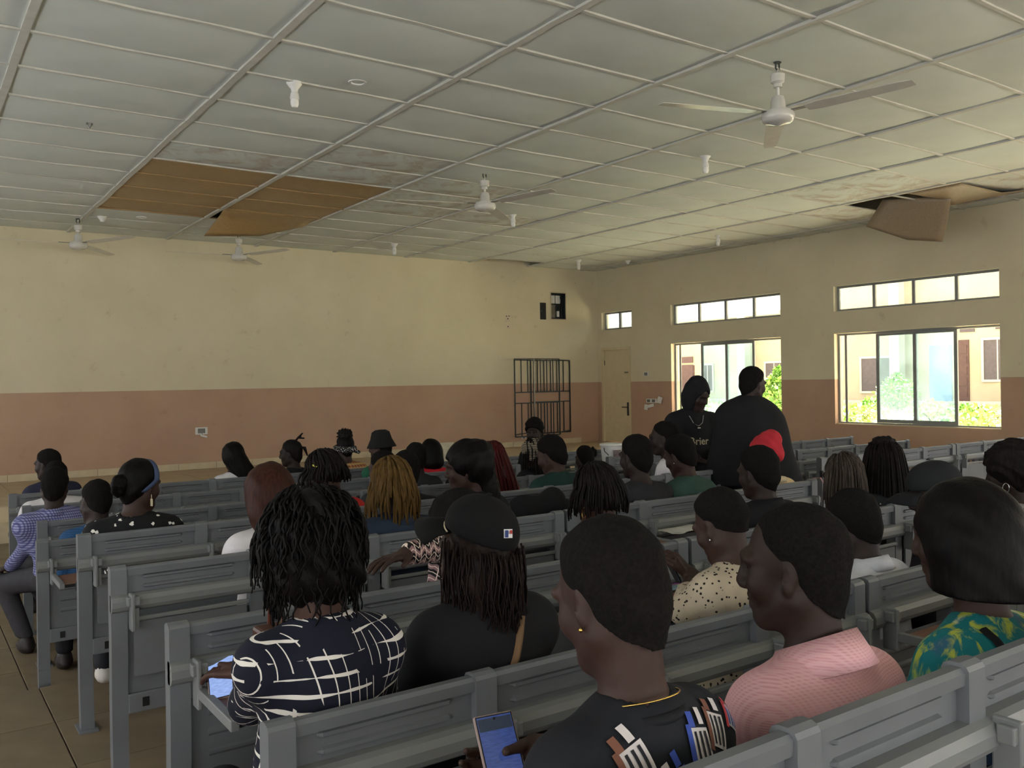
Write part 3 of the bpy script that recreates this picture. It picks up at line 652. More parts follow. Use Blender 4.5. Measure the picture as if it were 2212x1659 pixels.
def field(prims, g):
    X, Y_, Z = g; F = np.full((len(X), len(Y_), len(Z)), .5, np.float32)
    for p in prims:
        lo, hi = bounds(p); k = p[-1]; m = abs(k)+.03
        sl = []
        for ax, c in enumerate(g):
            i0 = max(0, np.searchsorted(c, lo[ax]-m)-1); i1 = min(len(c), np.searchsorted(c, hi[ax]+m)+1); sl.append(slice(i0, i1))
        if any(s.stop <= s.start for s in sl): continue
        x = X[sl[0]][:, None, None]; y = Y_[sl[1]][None, :, None]; z = Z[sl[2]][None, None, :]
        if p[0] == 'c':
            a, b = p[1], p[2]; ab = b-a; L = float(ab@ab)+1e-12
            t = np.clip(((x-a[0])*ab[0]+(y-a[1])*ab[1]+(z-a[2])*ab[2])/L, 0, 1)
            d = np.sqrt((x-a[0]-t*ab[0])**2+(y-a[1]-t*ab[1])**2+(z-a[2]-t*ab[2])**2)-(p[3]+t*(p[4]-p[3]))
        else:
            c, Rm, r = p[1], p[2], p[3]; q0 = q1 = 0
            for j in range(3):
                l = ((x-c[0])*Rm[0, j]+(y-c[1])*Rm[1, j]+(z-c[2])*Rm[2, j])/r[j]; q0 = q0+l*l; q1 = q1+(l/r[j])**2
            q0 = np.sqrt(q0); q1 = np.sqrt(q1)+1e-9; d = q0*(q0-1)/q1
        d = d.astype(np.float32); f = F[tuple(sl)]; ak = abs(k)+1e-6
        if k >= 0:
            h = np.maximum(ak-np.abs(f-d), 0)/ak; F[tuple(sl)] = np.minimum(f, d)-h*h*ak*.25
        else:
            h = np.maximum(ak-np.abs(f+d), 0)/ak; F[tuple(sl)] = np.maximum(f, -d)+h*h*ak*.25
    return F
def surfnet(F, g, name, mat):
    X, Y_, Z = g; F = np.where(np.abs(F) < 1e-7, 1e-7, F); S = F < 0
    S[0], S[-1] = False, False; S[:, 0], S[:, -1] = False, False; S[:, :, 0], S[:, :, -1] = False, False
    F = np.where(S, F, np.maximum(F, 1e-6))
    cnt = sum(S[i:S.shape[0]-1+i, j:S.shape[1]-1+j, k:S.shape[2]-1+k].astype(np.int8) for i in (0, 1) for j in (0, 1) for k in (0, 1))
    ci, cj, ck = np.nonzero((cnt > 0) & (cnt < 8)); n = len(ci)
    idx = np.full(cnt.shape, -1, np.int32); idx[ci, cj, ck] = np.arange(n)
    co = [(i, j, k) for i in (0, 1) for j in (0, 1) for k in (0, 1)]
    f = {c: F[ci+c[0], cj+c[1], ck+c[2]] for c in co}; P = np.zeros((n, 3)); N = np.zeros(n)
    px = [X[ci], X[ci+1]]; py = [Y_[cj], Y_[cj+1]]; pz = [Z[ck], Z[ck+1]]
    for a in co:
        for ax in range(3):
            if a[ax]: continue
            b = tuple(1 if q == ax else a[q] for q in range(3)); m = (f[a] < 0) != (f[b] < 0)
            t = np.where(m, f[a]/np.where(m, f[a]-f[b], 1), 0)
            A = [px[a[0]], py[a[1]], pz[a[2]]]; B = [px[b[0]], py[b[1]], pz[b[2]]]
            for q in range(3): P[:, q] += np.where(m, A[q]+t*(B[q]-A[q]), 0)
            N += m
    P /= N[:, None]; quads = []
    for ax in range(3):
        s0 = [slice(None)]*3; s1 = [slice(None)]*3; s0[ax] = slice(0, -1); s1[ax] = slice(1, None)
        A, B = S[tuple(s0)], S[tuple(s1)]; e = np.nonzero(A != B); fl = A[e]; I = [np.array(q) for q in e]
        u, v = (ax+1) % 3, (ax+2) % 3
        def cidx(du, dv):
            J = [q.copy() for q in I]; J[u] -= du; J[v] -= dv; return idx[J[0], J[1], J[2]]
        q = np.stack([cidx(1, 1), cidx(0, 1), cidx(0, 0), cidx(1, 0)], 1); q[~fl] = q[~fl][:, ::-1]; quads.append(q)
    Q = np.concatenate(quads); Q = Q[(Q >= 0).all(1)]
    me = bpy.data.meshes.new(name); me.vertices.add(n); me.vertices.foreach_set('co', P.astype(np.float32).ravel())
    me.loops.add(len(Q)*4); me.polygons.add(len(Q)); me.polygons.foreach_set('loop_start', np.arange(0, len(Q)*4, 4, dtype=np.int32))
    me.loops.foreach_set('vertex_index', Q.astype(np.int32).ravel()); me.polygons.foreach_set('use_smooth', np.ones(len(Q), bool))
    me.update(calc_edges=True); me.validate(); me.materials.append(mat); return me
def blob(name, prims, mat, parent, step, fine=None, cuts=(), noise=(0, 1), seed=0, loc=(0, 0, 0), pad=.02):
    lo = np.min([bounds(p)[0] for p in prims if p[-1] >= 0], 0)-pad-step; hi = np.max([bounds(p)[1] for p in prims if p[-1] >= 0], 0)+pad+step
    for lo_, hi_ in [(c[2], c[3]) for c in cuts if c[0] == 'clip']: lo = np.maximum(lo, lo_); hi = np.minimum(hi, hi_)
    fine = fine or [[], [], []]
    g = [axis_coords(lo[a], hi[a], step, fine[a]) for a in range(3)]
    F = field(prims, g); x, y, z = g[0][:, None, None], g[1][None, :, None], g[2][None, None, :]
    if noise[0]:
        rr = np.random.RandomState(seed); nz = 0
        for q in range(5):
            kx, ky, kz = rr.normal(0, noise[1], 3); nz = nz+np.sin(kx*x+ky*y+kz*z+rr.uniform(0, 6.28))
        F = F+(noise[0]/2.5)*nz
    for c in cuts:
        if c[0] == 'grow':
            p, nn, amt, wd = c[1:]; h = np.clip(-((x-p[0])*nn[0]+(y-p[1])*nn[1]+(z-p[2])*nn[2])/wd, 0, 1); F = F-amt*(h*h*(3-2*h))
        if c[0] == 'plane':
            p, nn = c[1], c[2]; F = np.maximum(F, (x-p[0])*nn[0]+(y-p[1])*nn[1]+(z-p[2])*nn[2])
    me = surfnet(F.astype(np.float64), g, name, mat); return link(name, me, parent, loc)
def basis(yaw, pitch=0, roll=0):
    y, p, r = R(yaw), R(pitch), R(roll)
    f = V(math.sin(y), math.cos(y), 0); rt = V(math.cos(y), -math.sin(y), 0); u = V(0, 0, 1)
    f2 = f*math.cos(p)-u*math.sin(p); u2 = f*math.sin(p)+u*math.cos(p)
    r2 = rt*math.cos(r)+u2*math.sin(r); u3 = -rt*math.sin(r)+u2*math.cos(r)
    return np.stack([r2, f2, u3], 1)
def head_prims(c, B, s=1.0, face=True):
    P = lambda x, y, z: c+B@(V(x, y, z)*s)
    q = [ell(P(0, -.012, .032), V(.074, .096, .088)*s, B, .03), ell(P(0, .028, -.03), V(.060, .066, .082)*s, B, .03), cap(P(0, .066, -.098), P(0, .05, -.09), .024*s, .03*s, .03),
         cap(P(-.05, .0, -.06), P(-.022, .06, -.1), .024*s, .02*s, .03), cap(P(.05, .0, -.06), P(.022, .06, -.1), .024*s, .02*s, .03)]
    for sx in (-1, 1):
        q += [ell(P(sx*.074, -.006, -.008), V(.007, .017, .028)*s, B@basis(sx*24, -12, 0), .008), ell(P(sx*.074, .0, -.034), V(.007, .009, .011)*s, B, .008), sub(ell(P(sx*.083, .002, -.004), V(.006, .009, .014)*s, B, .004))]
        if face: q += [cap(P(sx*.012, .094, .026), P(sx*.05, .078, .022), .011*s, .009*s, .02), sub(ell(P(sx*.031, .104, .006), V(.017, .016, .012)*s, B, .012)), ell(P(sx*.013, .1, -.034), V(.011, .012, .009)*s, B, .01), ell(P(sx*.042, .062, -.03), V(.022, .024, .026)*s, B, .025)]
    if face: q += [cap(P(0, .094, .018), P(0, .109, -.026), .008*s, .013*s, .014), cap(P(-.021, .088, -.058), P(.021, .088, -.058), .007*s, k=.008), cap(P(0, .094, -.057), P(0, .094, -.0571), .008*s, k=.012), cap(P(-.018, .087, -.073), P(.018, .087, -.073), .009*s, k=.008)]
    return q
def hand_prims(Wp, d, pn, curl=35, thumb=1, s=1.0, spread=.0, thumb_dir=None):
    """Wp wrist, d direction to the fingers, pn palm normal (fingers curl towards it), thumb=+1/-1: side along cross(d,pn)"""
    d = d/np.linalg.norm(d); pn = pn-d*(pn@d); pn /= np.linalg.norm(pn); lat = np.cross(d, pn)
    q = [cap(Wp, Wp+d*.02*s, .026*s, .026*s, .02)]
    for i in range(4): q.append(cap(Wp+d*.02*s+lat*(i-1.5)*.010*s, Wp+d*.085*s+lat*(i-1.5)*.0195*s, .014*s, .0115*s, .01))
    for i, Lf in enumerate((.82, 1.0, .95, .74) if thumb < 0 else (.74, .95, 1.0, .82)):
        b = Wp+d*.088*s+lat*(i-1.5)*.0195*s; a = R(curl*.6); seg = (.042, .027, .022)
        dd = d+lat*(i-1.5)*spread; dd /= np.linalg.norm(dd)
        for j in range(3):
            v = dd*math.cos(a)+pn*math.sin(a); e = b+v*seg[j]*Lf*s; q.append(cap(b, e, (.0092-.0008*j)*s, (.0086-.0010*j)*s, .003)); b = e; a += R(curl)
    tb = Wp+d*.022*s+lat*thumb*.022*s
    td = thumb_dir if thumb_dir is not None else (d*.75+lat*thumb*.6+pn*.35)
    td = td/np.linalg.norm(td); t1 = tb+td*.042*s; td2 = td*.85+d*.35; td2 /= np.linalg.norm(td2)
    q += [cap(tb, t1, .0145*s, .0105*s, .008), cap(t1, t1+td2*.032*s, .0102*s, .0085*s, .003)]
    return q
# ---- skin, hair and cloth materials
def skin_mat(name, c):
    t = NT(name); n = t.noise(18, 4); cc = srgb(*c)
    t.col(t.mix(t.ramp(n, .3, .7), tuple(v*.85 for v in cc[:3])+(1,), tuple(v*1.15 for v in cc[:3])+(1,))); t.rough(.58); t.b.inputs['Specular IOR Level'].default_value = .3; t.bump(t.noise(160, 2), .08, .003); return t.m
SK = [skin_mat('skin_deep', (44, 30, 25)), skin_mat('skin_brown', (56, 37, 30)), skin_mat('skin_warm', (70, 46, 37))]
def hair_mat(name, c, c2, strand=True, rough=.5, sc=90, spec=.10):
    t = NT(name)
    n = t.noise(1, 4, .6, vec=t.mapping((sc, sc, sc*.10))) if strand else t.noise(140, 3)
    t.col(t.mix(t.ramp(n, .3, .72), srgb(*c), srgb(*c2))); t.rough(rough); t.bump(n, .55, .004); t.b.inputs['Specular IOR Level'].default_value = spec; return t.m
H_SHORT = hair_mat('hair_cropped', (15, 13, 12), (27, 24, 22), False, .9); H_BLACK = hair_mat('hair_black', (7, 6, 6), (20, 16, 15)); H_BRAID = hair_mat('hair_braid', (13, 11, 11), (34, 28, 26), True, .6)
H_RED = hair_mat('hair_chestnut', (36, 19, 15), (68, 38, 29)); H_GOLD = hair_mat('hair_gold', (66, 48, 22), (104, 79, 42), True, .6, 60); H_MAR = hair_mat('hair_maroon', (50, 14, 16), (84, 28, 28)); H_BRN = hair_mat('hair_darkbrown', (14, 10, 9), (44, 31, 26))
M_EYE = basic('eye_white', (215, 205, 195), .25, .03); M_PUP = basic('pupil', (20, 14, 12), .15, .02); M_GOLD = basic('gold_metal', (214, 176, 96), .25, .05, metal=1); M_SILV = basic('silver_metal', (220, 220, 220), .2, .03, metal=1)
def cloth(name, rgb, fn=None, rough=.85, bump=.25):
    if name in MATS: return MATS[name]
    t = NT(name); base = srgb(*rgb); n = t.noise(14, 4); c = t.mix(t.ramp(n, .3, .7), tuple(v*.88 for v in base[:3])+(1,), tuple(min(1, v*1.1) for v in base[:3])+(1,))
    if fn: c = fn(t, c)
    t.col(c); t.rough(rough); t.bump(t.noise(260, 2), bump*.4, .003); t.b.inputs['Specular IOR Level'].default_value = .25; MATS[name] = t.m; return t.m
def lines(t, coord, freq, width, wob=.0, wsc=6):
    u = t.math('MULTIPLY', coord, freq)
    if wob: u = t.math('ADD', u, t.math('MULTIPLY', t.noise(wsc, 2).outputs[0], wob))
    f = t.math('ABSOLUTE', t.math('SUBTRACT', t.math('FRACT', u), .5)); return t.math('LESS_THAN', f, width)
def mx(t, a, b): return t.math('MAXIMUM', a, b)
def f_navyplaid(t, c):
    X, Y_, Z = t.sep(); xy = t.math('ADD', X, t.math('MULTIPLY', Y_, .6))
    br = t.math('GREATER_THAN', t.noise(11, 1).outputs[0], .43); br2 = t.math('GREATER_THAN', t.noise(16, 1).outputs[0], .46)
    wn = t.math('MULTIPLY', t.ramp(t.noise(15, 1), .3, .75), .17)
    h = lines(t, Z, 20, .0, .8, 5); 
    u = t.math('ADD', t.math('MULTIPLY', Z, 27), t.math('MULTIPLY', t.noise(4, 1).outputs[0], .9)); hf = t.math('LESS_THAN', t.math('ABSOLUTE', t.math('SUBTRACT', t.math('FRACT', u), .5)), wn)
    v = lines(t, xy, 36, .045, .35, 4)
    m = mx(t, t.math('MULTIPLY', hf, br), t.math('MULTIPLY', v, br2)); return t.mix(m, c, srgb(222, 216, 208))
def f_zigzag(t, c):
    X, Y_, Z = t.sep(); zz = t.math('MULTIPLY', t.math('PINGPONG', t.math('MULTIPLY', X, 1.0), .022), 1.0)
    w_ = t.math('ADD', Z, zz); ck = t.math('GREATER_THAN', t.math('FRACT', t.math('MULTIPLY', w_, 22)), .5); c = t.mix(ck, srgb(18, 16, 20), srgb(140, 108, 108))
    return t.mix(mx(t, lines(t, w_, 44, .07), lines(t, X, 45, .06)), c, srgb(224, 204, 190))
def f_dots(scale, thr, col):
    def f(t, c):
        v = t.n('ShaderNodeTexVoronoi', i_Vector=t.co(), i_Scale=scale); return t.mix(t.math('LESS_THAN', v.outputs['Distance'], thr), c, srgb(*col))
    return f
def f_stars(t, c):
    v = t.n('ShaderNodeTexVoronoi', i_Vector=t.co(), i_Scale=22); d = t.math('ADD', v.outputs['Distance'], t.math('MULTIPLY', t.noise(85, 1).outputs[0], .36)); return t.mix(t.math('LESS_THAN', d, .40), c, srgb(226, 222, 214))
def f_check(fx, fz, w, col, col2=None, ax=0):
    def f(t, c):
        s = t.sep(); u = t.math('ADD', s[0], t.math('MULTIPLY', s[1], .7)); c = t.mix(t.math('MULTIPLY', lines(t, u, fx, w), .75), c, srgb(*col)); return t.mix(t.math('MULTIPLY', lines(t, s[2], fz, w), .75), c, srgb(*(col2 or col)))
    return f
def f_hstripe(freq, w, col):
    def f(t, c): return t.mix(lines(t, t.sep()[2], freq, w), c, srgb(*col))
    return f
def f_print(t, c):
    v = t.n('ShaderNodeTexVoronoi', i_Vector=t.mapping((1, 1, .55), (0, R(25), 0)), i_Scale=11); inside = t.math('LESS_THAN', v.outputs['Distance'], .46); hue = t.sep(v.outputs['Color'])
    a = t.mix(t.math('GREATER_THAN', hue[0], .5), srgb(214, 206, 204), srgb(140, 92, 74)); a = t.mix(t.math('GREATER_THAN', hue[1], .7), a, srgb(58, 76, 170)); a = t.mix(lines(t, t.sep()[0], 42, .12, .6, 8), a, srgb(34, 34, 40))
    low = t.math('LESS_THAN', t.sep()[2], .875); return t.mix(t.math('MULTIPLY', low, t.math('MULTIPLY', inside, t.math('GREATER_THAN', hue[2], .15))), c, a)
def f_turq(t, c):
    n = t.noise(1, 4, .6, vec=t.mapping((30, 30, 4), (0, R(20), 0)), dist=.6); n2 = t.noise(5, 2); c = t.mix(t.ramp(n, .5, .62), c, srgb(176, 186, 74)); c = t.mix(t.math('MULTIPLY', t.ramp(n2, .52, .6), t.ramp(n, .3, .5)), c, srgb(70, 92, 130)); return t.mix(t.math('MULTIPLY', t.ramp(n2, .36, .32), t.ramp(n, .4, .6)), c, srgb(226, 226, 200))
from mathutils.bvhtree import BVHTree
def scalp(c, B, s, t, t2=None):
    return [ell(c+B@(V(0, -.014, .034)*s), V(.074+t, .096+t, .088+t)*s, B, .02), ell(c+B@(V(0, -.03, -.02)*s), V(.068+t*.8, .07+t*.8, .075+t*.6)*s, B, .03)]
def hairline(c, B, s, fz=.058, nz=-.075):
    n = V(0, .13+(.058-fz)*0, 0); slope = (fz-nz)/.17; nn = V(0, slope, -1.); nn /= np.linalg.norm(nn); return ('plane', c+B@(V(0, .08, fz)*s), B@nn)
def strands(name, mat, parent, c, B, s, n, length, rad, seed=1, tmin=-130, tmax=130, back=.02, start=.95, sag=.0, curl=0.0, taper=.6, grav=None, spread=1.0, jl=.25, ends=None):
    """braids or locs: each runs over the scalp from the crown and then hangs"""
    rr = random.Random(seed); mb = MB()
    for i in range(n):
        az = R(tmin+(tmax-tmin)*(i+rr.random())/n)+math.pi     # 180 = back
        lay = rr.uniform(.004, .022); pts = []; e0 = R(rr.uniform(25, 88)); ax, ay, azz = .074+lay, .098+lay, .09+lay
        el = e0; L = length*(1-jl*rr.random()); 
        while el > R(-12):
            x = ax*math.cos(el)*math.sin(az); y = ay*math.cos(el)*math.cos(az); z = azz*math.sin(el); pts.append(c+B@(V(x, y-.014, z+.034)*s)); el -= R(24)
        p = pts[-1].copy(); out = B@V(math.sin(az), math.cos(az), 0); out[2] = 0; ph = rr.uniform(0, 6.28)
        m = max(3, int(L/.045)); 
        for k in range(1, m+1):
            u = k/m; o = out*(spread*.035*u+back*u*(1-u)*2)+V(curl*math.sin(ph+k*1.3), curl*math.cos(ph*2+k*1.1), 0)
            pts.append(p+o+V(0, 0, -L*u)+(grav*u*L if grav is not None else 0))
        rs = [rad*s*(1-(1-taper)*max(0, (j/(len(pts)-1))-.5)*2) for j in range(len(pts))]; mb.tube(pts, rs, 5)
    o = mb.build(name, mat, parent, smooth=True); return o
def ring_pts(c, B, rx, ry, n=28, z=0, a0=0, a1=360, tilt=0):
    return [c+B@V(rx*math.cos(R(a)), ry*math.sin(R(a)), z+tilt*math.sin(R(a))) for a in np.linspace(a0, a1, n, endpoint=(a1-a0 < 360))]
def band(parent, name, mat, loops, closed=True, thick=0):
    vs = []; fs = []; n = len(loops[0])
    for l in loops: vs += list(l)
    for i in range(len(loops)-1):
        for k in range(n if closed else n-1): a = i*n+k; b = i*n+(k+1) % n; fs.append((a, b, b+n, a+n))
    o = MB().add(vs, fs).build(name, mat, parent, smooth=True)
    if thick: m = o.modifiers.new('t', 'SOLIDIFY'); m.thickness = thick; m.offset = 0
    return o
def person(label, row, px, py, dy=.25, hy=0, hp=8, hr=0, ty=0, s=1.0, sw=.165, skin=0, top=None, tt=.014, sleeve='long', legs=None, hair=None, arms=None, face=True, q=1, hx=0, hipdy=.19, stand=None, hands=None, cn=(.004, 16), legpose=None, floor=None, neckup=0.0, bulk=1.0, eyes=False, nolegs=False, shoe=None, extra=None):
    if stand is None:
        Y, lv = ROWS[row]; fz = FL[lv]; hc = atY(px, py, Y+dy); base = V(hc[0]+hx, Y+hipdy, fz); Pz = .545
    else:
        Y = stand; fz = FL[1] if floor is None else floor; hc = atY(px, py, Y); base = V(hc[0]+hx, Y+hipdy, fz); Pz = .92*s
    t = thing('person', label, 'person', tuple(base)); t['group'] = 'people in the lecture hall'
    c = hc-base; B = basis(hy, hp, hr); T = basis(ty); r_, f_ = T[:, 0], T[:, 1]; up = V(0, 0, 1)
    N = c+B@(V(0, -.035, -.085)*s)+V(0, 0, -.105*s-neckup)
    P = V(0, 0, Pz); spine = N-P; sp = spine/np.linalg.norm(spine)
    fw = np.cross(sp, r_)*-1; fw = np.cross(r_, sp)*-1 if fw@f_ < 0 else fw; fw = fw/np.linalg.norm(fw); fw = fw if fw@f_ > 0 else -fw
    TB = np.stack([r_, fw, sp], 1); L = np.linalg.norm(spine)
    Sh = [N+r_*sg*sw*s-sp*.055*s+fw*.012 for sg in (-1, 1)]
    arms = arms or [None, None]; A = []
    for sg, sh, a in zip((-1, 1), Sh, arms):
        if a is None: e = sh+r_*sg*.055+f_*.09-up*.26*s; w_ = e+f_*.22-r_*sg*.11-up*.03
        elif a == 'down': e = sh+r_*sg*.06-up*.28+f_*.0; w_ = e-up*.24+f_*.06
        elif isinstance(a, str) and a == 'desk': e = sh+r_*sg*.07+f_*.16-up*.22*s; w_ = e+f_*.20-r_*sg*.14+up*.02
        else: e, w_ = np.array(a[0], float)-base, np.array(a[1], float)-base
        A.append((sh, e, w_))
    def torso(i):
        b = bulk
        q_ = [ell(P+sp*.0, V(.165*s*b+i, .12*s*b+i, .125+i), TB, .06), ell(P+spine*.33, V(.142*s*b+i, .112*s*b+i, L*.36), TB, .06), ell(P+spine*.70, V((sw+.002)*s+i, .112*s*b+i, L*.37+i), TB, .06), cap(Sh[0]-fw*.02, Sh[1]-fw*.02, .055*s+i, k=.05)]
        q_ += [cap(N-sp*.01, Sh[k]+sp*.005, .05*s+i*.8, .05*s+i*.8, .05) for k in (0, 1)]; return q_
    def arm(i, frac=1.0, fore=1.0):
        q_ = []
        for sh, e, w_ in A:
            q_.append(cap(sh, sh+(e-sh)*frac, .052*s+i, (.052-.010*frac)*s+i, .035))
            if frac >= 1 and fore > 0: q_.append(cap(e, e+(w_-e)*fore, .042*s+i, (.042-.013*fore)*s+i, .02))
        return q_
    if stand is None:
        if legpose is None: K = [P+r_*sg*.12+f_*.42-up*.03 for sg in (-1, 1)]; An = [k+f_*.04-up*(k[2]-.085) for k in K]
        else: K = [np.array(v, float)-base for v in legpose[0]]; An = [np.array(v, float)-base for v in legpose[1]]
    else: K = [P+r_*sg*.1-up*.43*s+f_*.02 for sg in (-1, 1)]; An = [P+r_*sg*.11-up*(Pz-.085) for sg in (-1, 1)]
    Hp = [P+r_*sg*.085-up*.02 for sg in (-1, 1)]
    def leg(i): return [cap(h, k, .082*s+i, .058*s+i, .04) for h, k in zip(Hp, K)]+[cap(k, a, .055*s+i, .037*s+i, .03) for k, a in zip(K, An)]
    # the body itself: one surface from head to feet
    body = head_prims(c, B, s, face)+[cap(N-sp*.03, c+B@(V(0, -.022, -.05)*s), .058*s, .053*s, .03)]+torso(-.006)+arm(-.002)+leg(-.004)
    for a in An: body.append(ell(a+f_*.06-up*.045, V(.038, .115, .036), T, .03))
    fine = [[(c[0]-.11*s, c[0]+.11*s, .010/q)], [(c[1]-.13*s, c[1]+.13*s, .010/q)], [(c[2]-.15*s, c[2]+.14*s, .010/q)]]
    for k, (sh, e, w_) in enumerate(A):
        hd = (hands or {}).get(k)
        if hd: 
            pr = hand_prims(w_, **hd); body += pr; lo = np.min([bounds(z)[0] for z in pr], 0); hi = np.max([bounds(z)[1] for z in pr], 0)
            for a_ in range(3): fine[a_].append((lo[a_]-.01, hi[a_]+.01, .0055))
        else: d_ = (w_-e)/np.linalg.norm(w_-e); body += hand_prims(w_, d_, -up*.8-r_*.1, 30, 1 if k else -1, s)
    blob('body', body, SK[skin], t, .021, fine)
    # clothes
    st = .0115/q**.6
    if top is not None:
        cl = torso(tt)
        if sleeve == 'long': cl += arm(tt*.8, 1, .93)
        elif sleeve == 'threequarter': cl += arm(tt*.8, 1, .45)
        elif sleeve == 'short': cl += arm(tt*1.2, .72)
        elif sleeve == 'none': cl += []
        if extra: cl += extra(dict(N=N, P=P, Sh=Sh, r=r_, f=f_, A=A, c=c, B=B, s=s, sp=sp))
        neck = sub(cap(N+sp*.02, c, .054*s, .05*s, .01))
        t_top = blob('top', cl+[neck], top, t, st, cuts=[('plane', P-up*.13, -up)], noise=cn, seed=hash(label) % 1000 if False else len(label)*7+int(px))
    else: t_top = None
    if not nolegs: blob('trousers', leg(.012)+[ell(P-up*.0, V(.165*s*bulk+.01, .122*s+.01, .12), TB, .04)], legs or cloth('trousers_black', (34, 34, 38)), t, .02, cuts=[('plane', V(0, 0, .1), -up)])
    sho = shoe or basic('shoe_dark', (40, 34, 32), .5)
    for a in An: blob('shoe', [ell(a+f_*.06-up*.046, V(.046, .125, .038), T, .02), cap(a+up*.0, a-up*.03, .045, .048, .03)], sho, t, .016, cuts=[('plane', V(0, 0, .003+a[2]-.085), -up)])
    ctx = dict(t=t, c=c, B=B, s=s, N=N, P=P, T=T, sp=sp, fw=fw, r=r_, f=f_, Sh=Sh, A=A, base=base, top=t_top, q=q, sw=sw, spine=spine, tt=tt)
    if eyes:
        for sx in (-1, 1):
            e = MB().lathe([(.001, .011), (.0085, .0088), (.0118, 0), (.0085, -.0088), (.001, -.011)], 12).build('eye', M_EYE, t, tuple(c+B@(V(sx*.031, .074, .006)*s)), True)
            pu = MB().lathe([(.0005, .0012), (.004, .001), (.0052, 0)], 10).build('pupil', M_PUP, e, smooth=True); pu.matrix_local = Matrix.Translation(Vector(B@V(-sx*.001, .0114, 0))) @ Matrix([[*(B[:, 0][i], B[:, 2][i], B[:, 1][i])] for i in range(3)]).to_4x4()
    if hair: 
        for h in (hair if isinstance(hair, list) else [hair]): h(ctx)
    return ctx
# ---- hair makers
def h_crop(t=.009, mat=None, fz=.062, nz=-.115, noise=.0015):
    def f(x):
        pl = hairline(x['c'], x['B'], x['s'], fz, nz); blob('hair', scalp(x['c'], x['B'], x['s'], -.003)[:1]+[ell(x['c']+x['B']@(V(0, -.035, -.03)*x['s']), V(.06, .055, .07)*x['s'], x['B'], .03), cap(x['c']+x['B']@(V(0, -.03, -.05)*x['s']), x['c']+x['B']@(V(0, -.038, -.12)*x['s']), .048*x['s'], .046*x['s'], .03)], mat or H_SHORT, x['t'], .0085/x['q'], cuts=[('grow', pl[1], pl[2], t+.004, .055), pl], noise=(noise, 70), seed=3, pad=.03)
    return f
def h_afro(t=.03, lift=.01):
    def f(x): c, B, s = x['c'], x['B'], x['s']; blob('hair', [ell(c+B@(V(0, -.016, .036+lift)*s), V(.078+t, .098+t, .09+t)*s, B, .02), ell(c+B@(V(0, -.05, -.02)*s), V(.07+t*.5, .05+t*.4, .07)*s, B, .03)], H_SHORT, x['t'], .009/x['q'], cuts=[hairline(c, B, s, .06, -.08)], noise=(.004, 55), seed=5)
    return f
def h_mass(parts, mat, cutz=None, st=.016, opening=True, noise=(.006, 45), name='hair', facew=.066, step=.0105):
    """parts: (center, radii) in head frame"""
    def f(x):
        c, B, s = x['c'], x['B'], x['s']; p = scalp(c, B, s, st)+[ell(c+B@(V(*a)*s), V(*r)*s, B, .04) for a, r in parts]
        if opening: p.append(sub(ell(c+B@(V(0, .10, -.05)*s), V(facew, .085, .105)*s, B, .02)))
        cuts = [('plane', c+V(0, 0, cutz), V(0, 0, -1.))] if cutz is not None else []
        blob(name, p, mat, x['t'], step/x['q']**.5, cuts=cuts, noise=noise, seed=int(abs(c[0]*1000)) % 97)
    return f
def h_strands(n, length, rad, mat, **kw):
    def f(x): blob('scalp_hair', scalp(x['c'], x['B'], x['s'], .010), mat, x['t'], .012/x['q']**.5, cuts=[hairline(x['c'], x['B'], x['s'], kw.get('fz', .06), -.09)]); k = {a: b for a, b in kw.items() if a != 'fz'}; strands('braids', mat, x['t'], x['c'], x['B'], x['s'], n, length, rad, **k)
    return f
def h_bun(p, r, mat=None, noise=.008, name='bun'):
    def f(x): c, B, s = x['c'], x['B'], x['s']; blob(name, [ell(c+B@(V(*p)*s), V(*r)*s, B, .02)], mat or H_SHORT, x['t'], .009, noise=(noise, 80), seed=2)
    return f
def h_loops(pts_r, mat=None, name='locs'):
    """short standing locs: list of (root, tip, r) in head frame"""
    def f(x):
        c, B, s = x['c'], x['B'], x['s']; mb = MB()
        for a, b, d, r in pts_r: mb.tube([c+B@(V(*a)*s), c+B@(V(*b)*s), c+B@(V(*d)*s)], [r, r, r*.7], 6)
        mb.build(name, mat or H_BRAID, x['t'], smooth=True)
    return f
def on_top(ctx, p, n, out=.004):
    if '_bvh' not in ctx:
        tm = ctx['top'].data; ctx['_bvh'] = BVHTree.FromPolygons([v.co for v in tm.vertices], [tuple(q.vertices) for q in tm.polygons])
    h = ctx['_bvh'].ray_cast(Vector(np.array(p)+np.array(n)*.4), Vector(-np.array(n))); return np.array(h[0])+np.array(n)*out if h[0] is not None else np.array(p)
def strap(pts, mat, wdt=.011, n=None, name='strap'):
    '''pts: (right, up) pairs on the back in the torso frame measured from the neck base'''
    def f(x):
        nn = -x['fw'] if n is None else np.array(n, float); P_ = []
        for (a, b), (c, d) in zip(pts, pts[1:]):
            for u in np.linspace(0, 1, 8): P_.append(on_top(x, x['N']+x['r']*(a+(c-a)*u)+x['sp']*(b+(d-b)*u), nn))
        MB().tube(P_, wdt, 6, flat=.35).build(name, mat, x['t'], smooth=True)
    return f
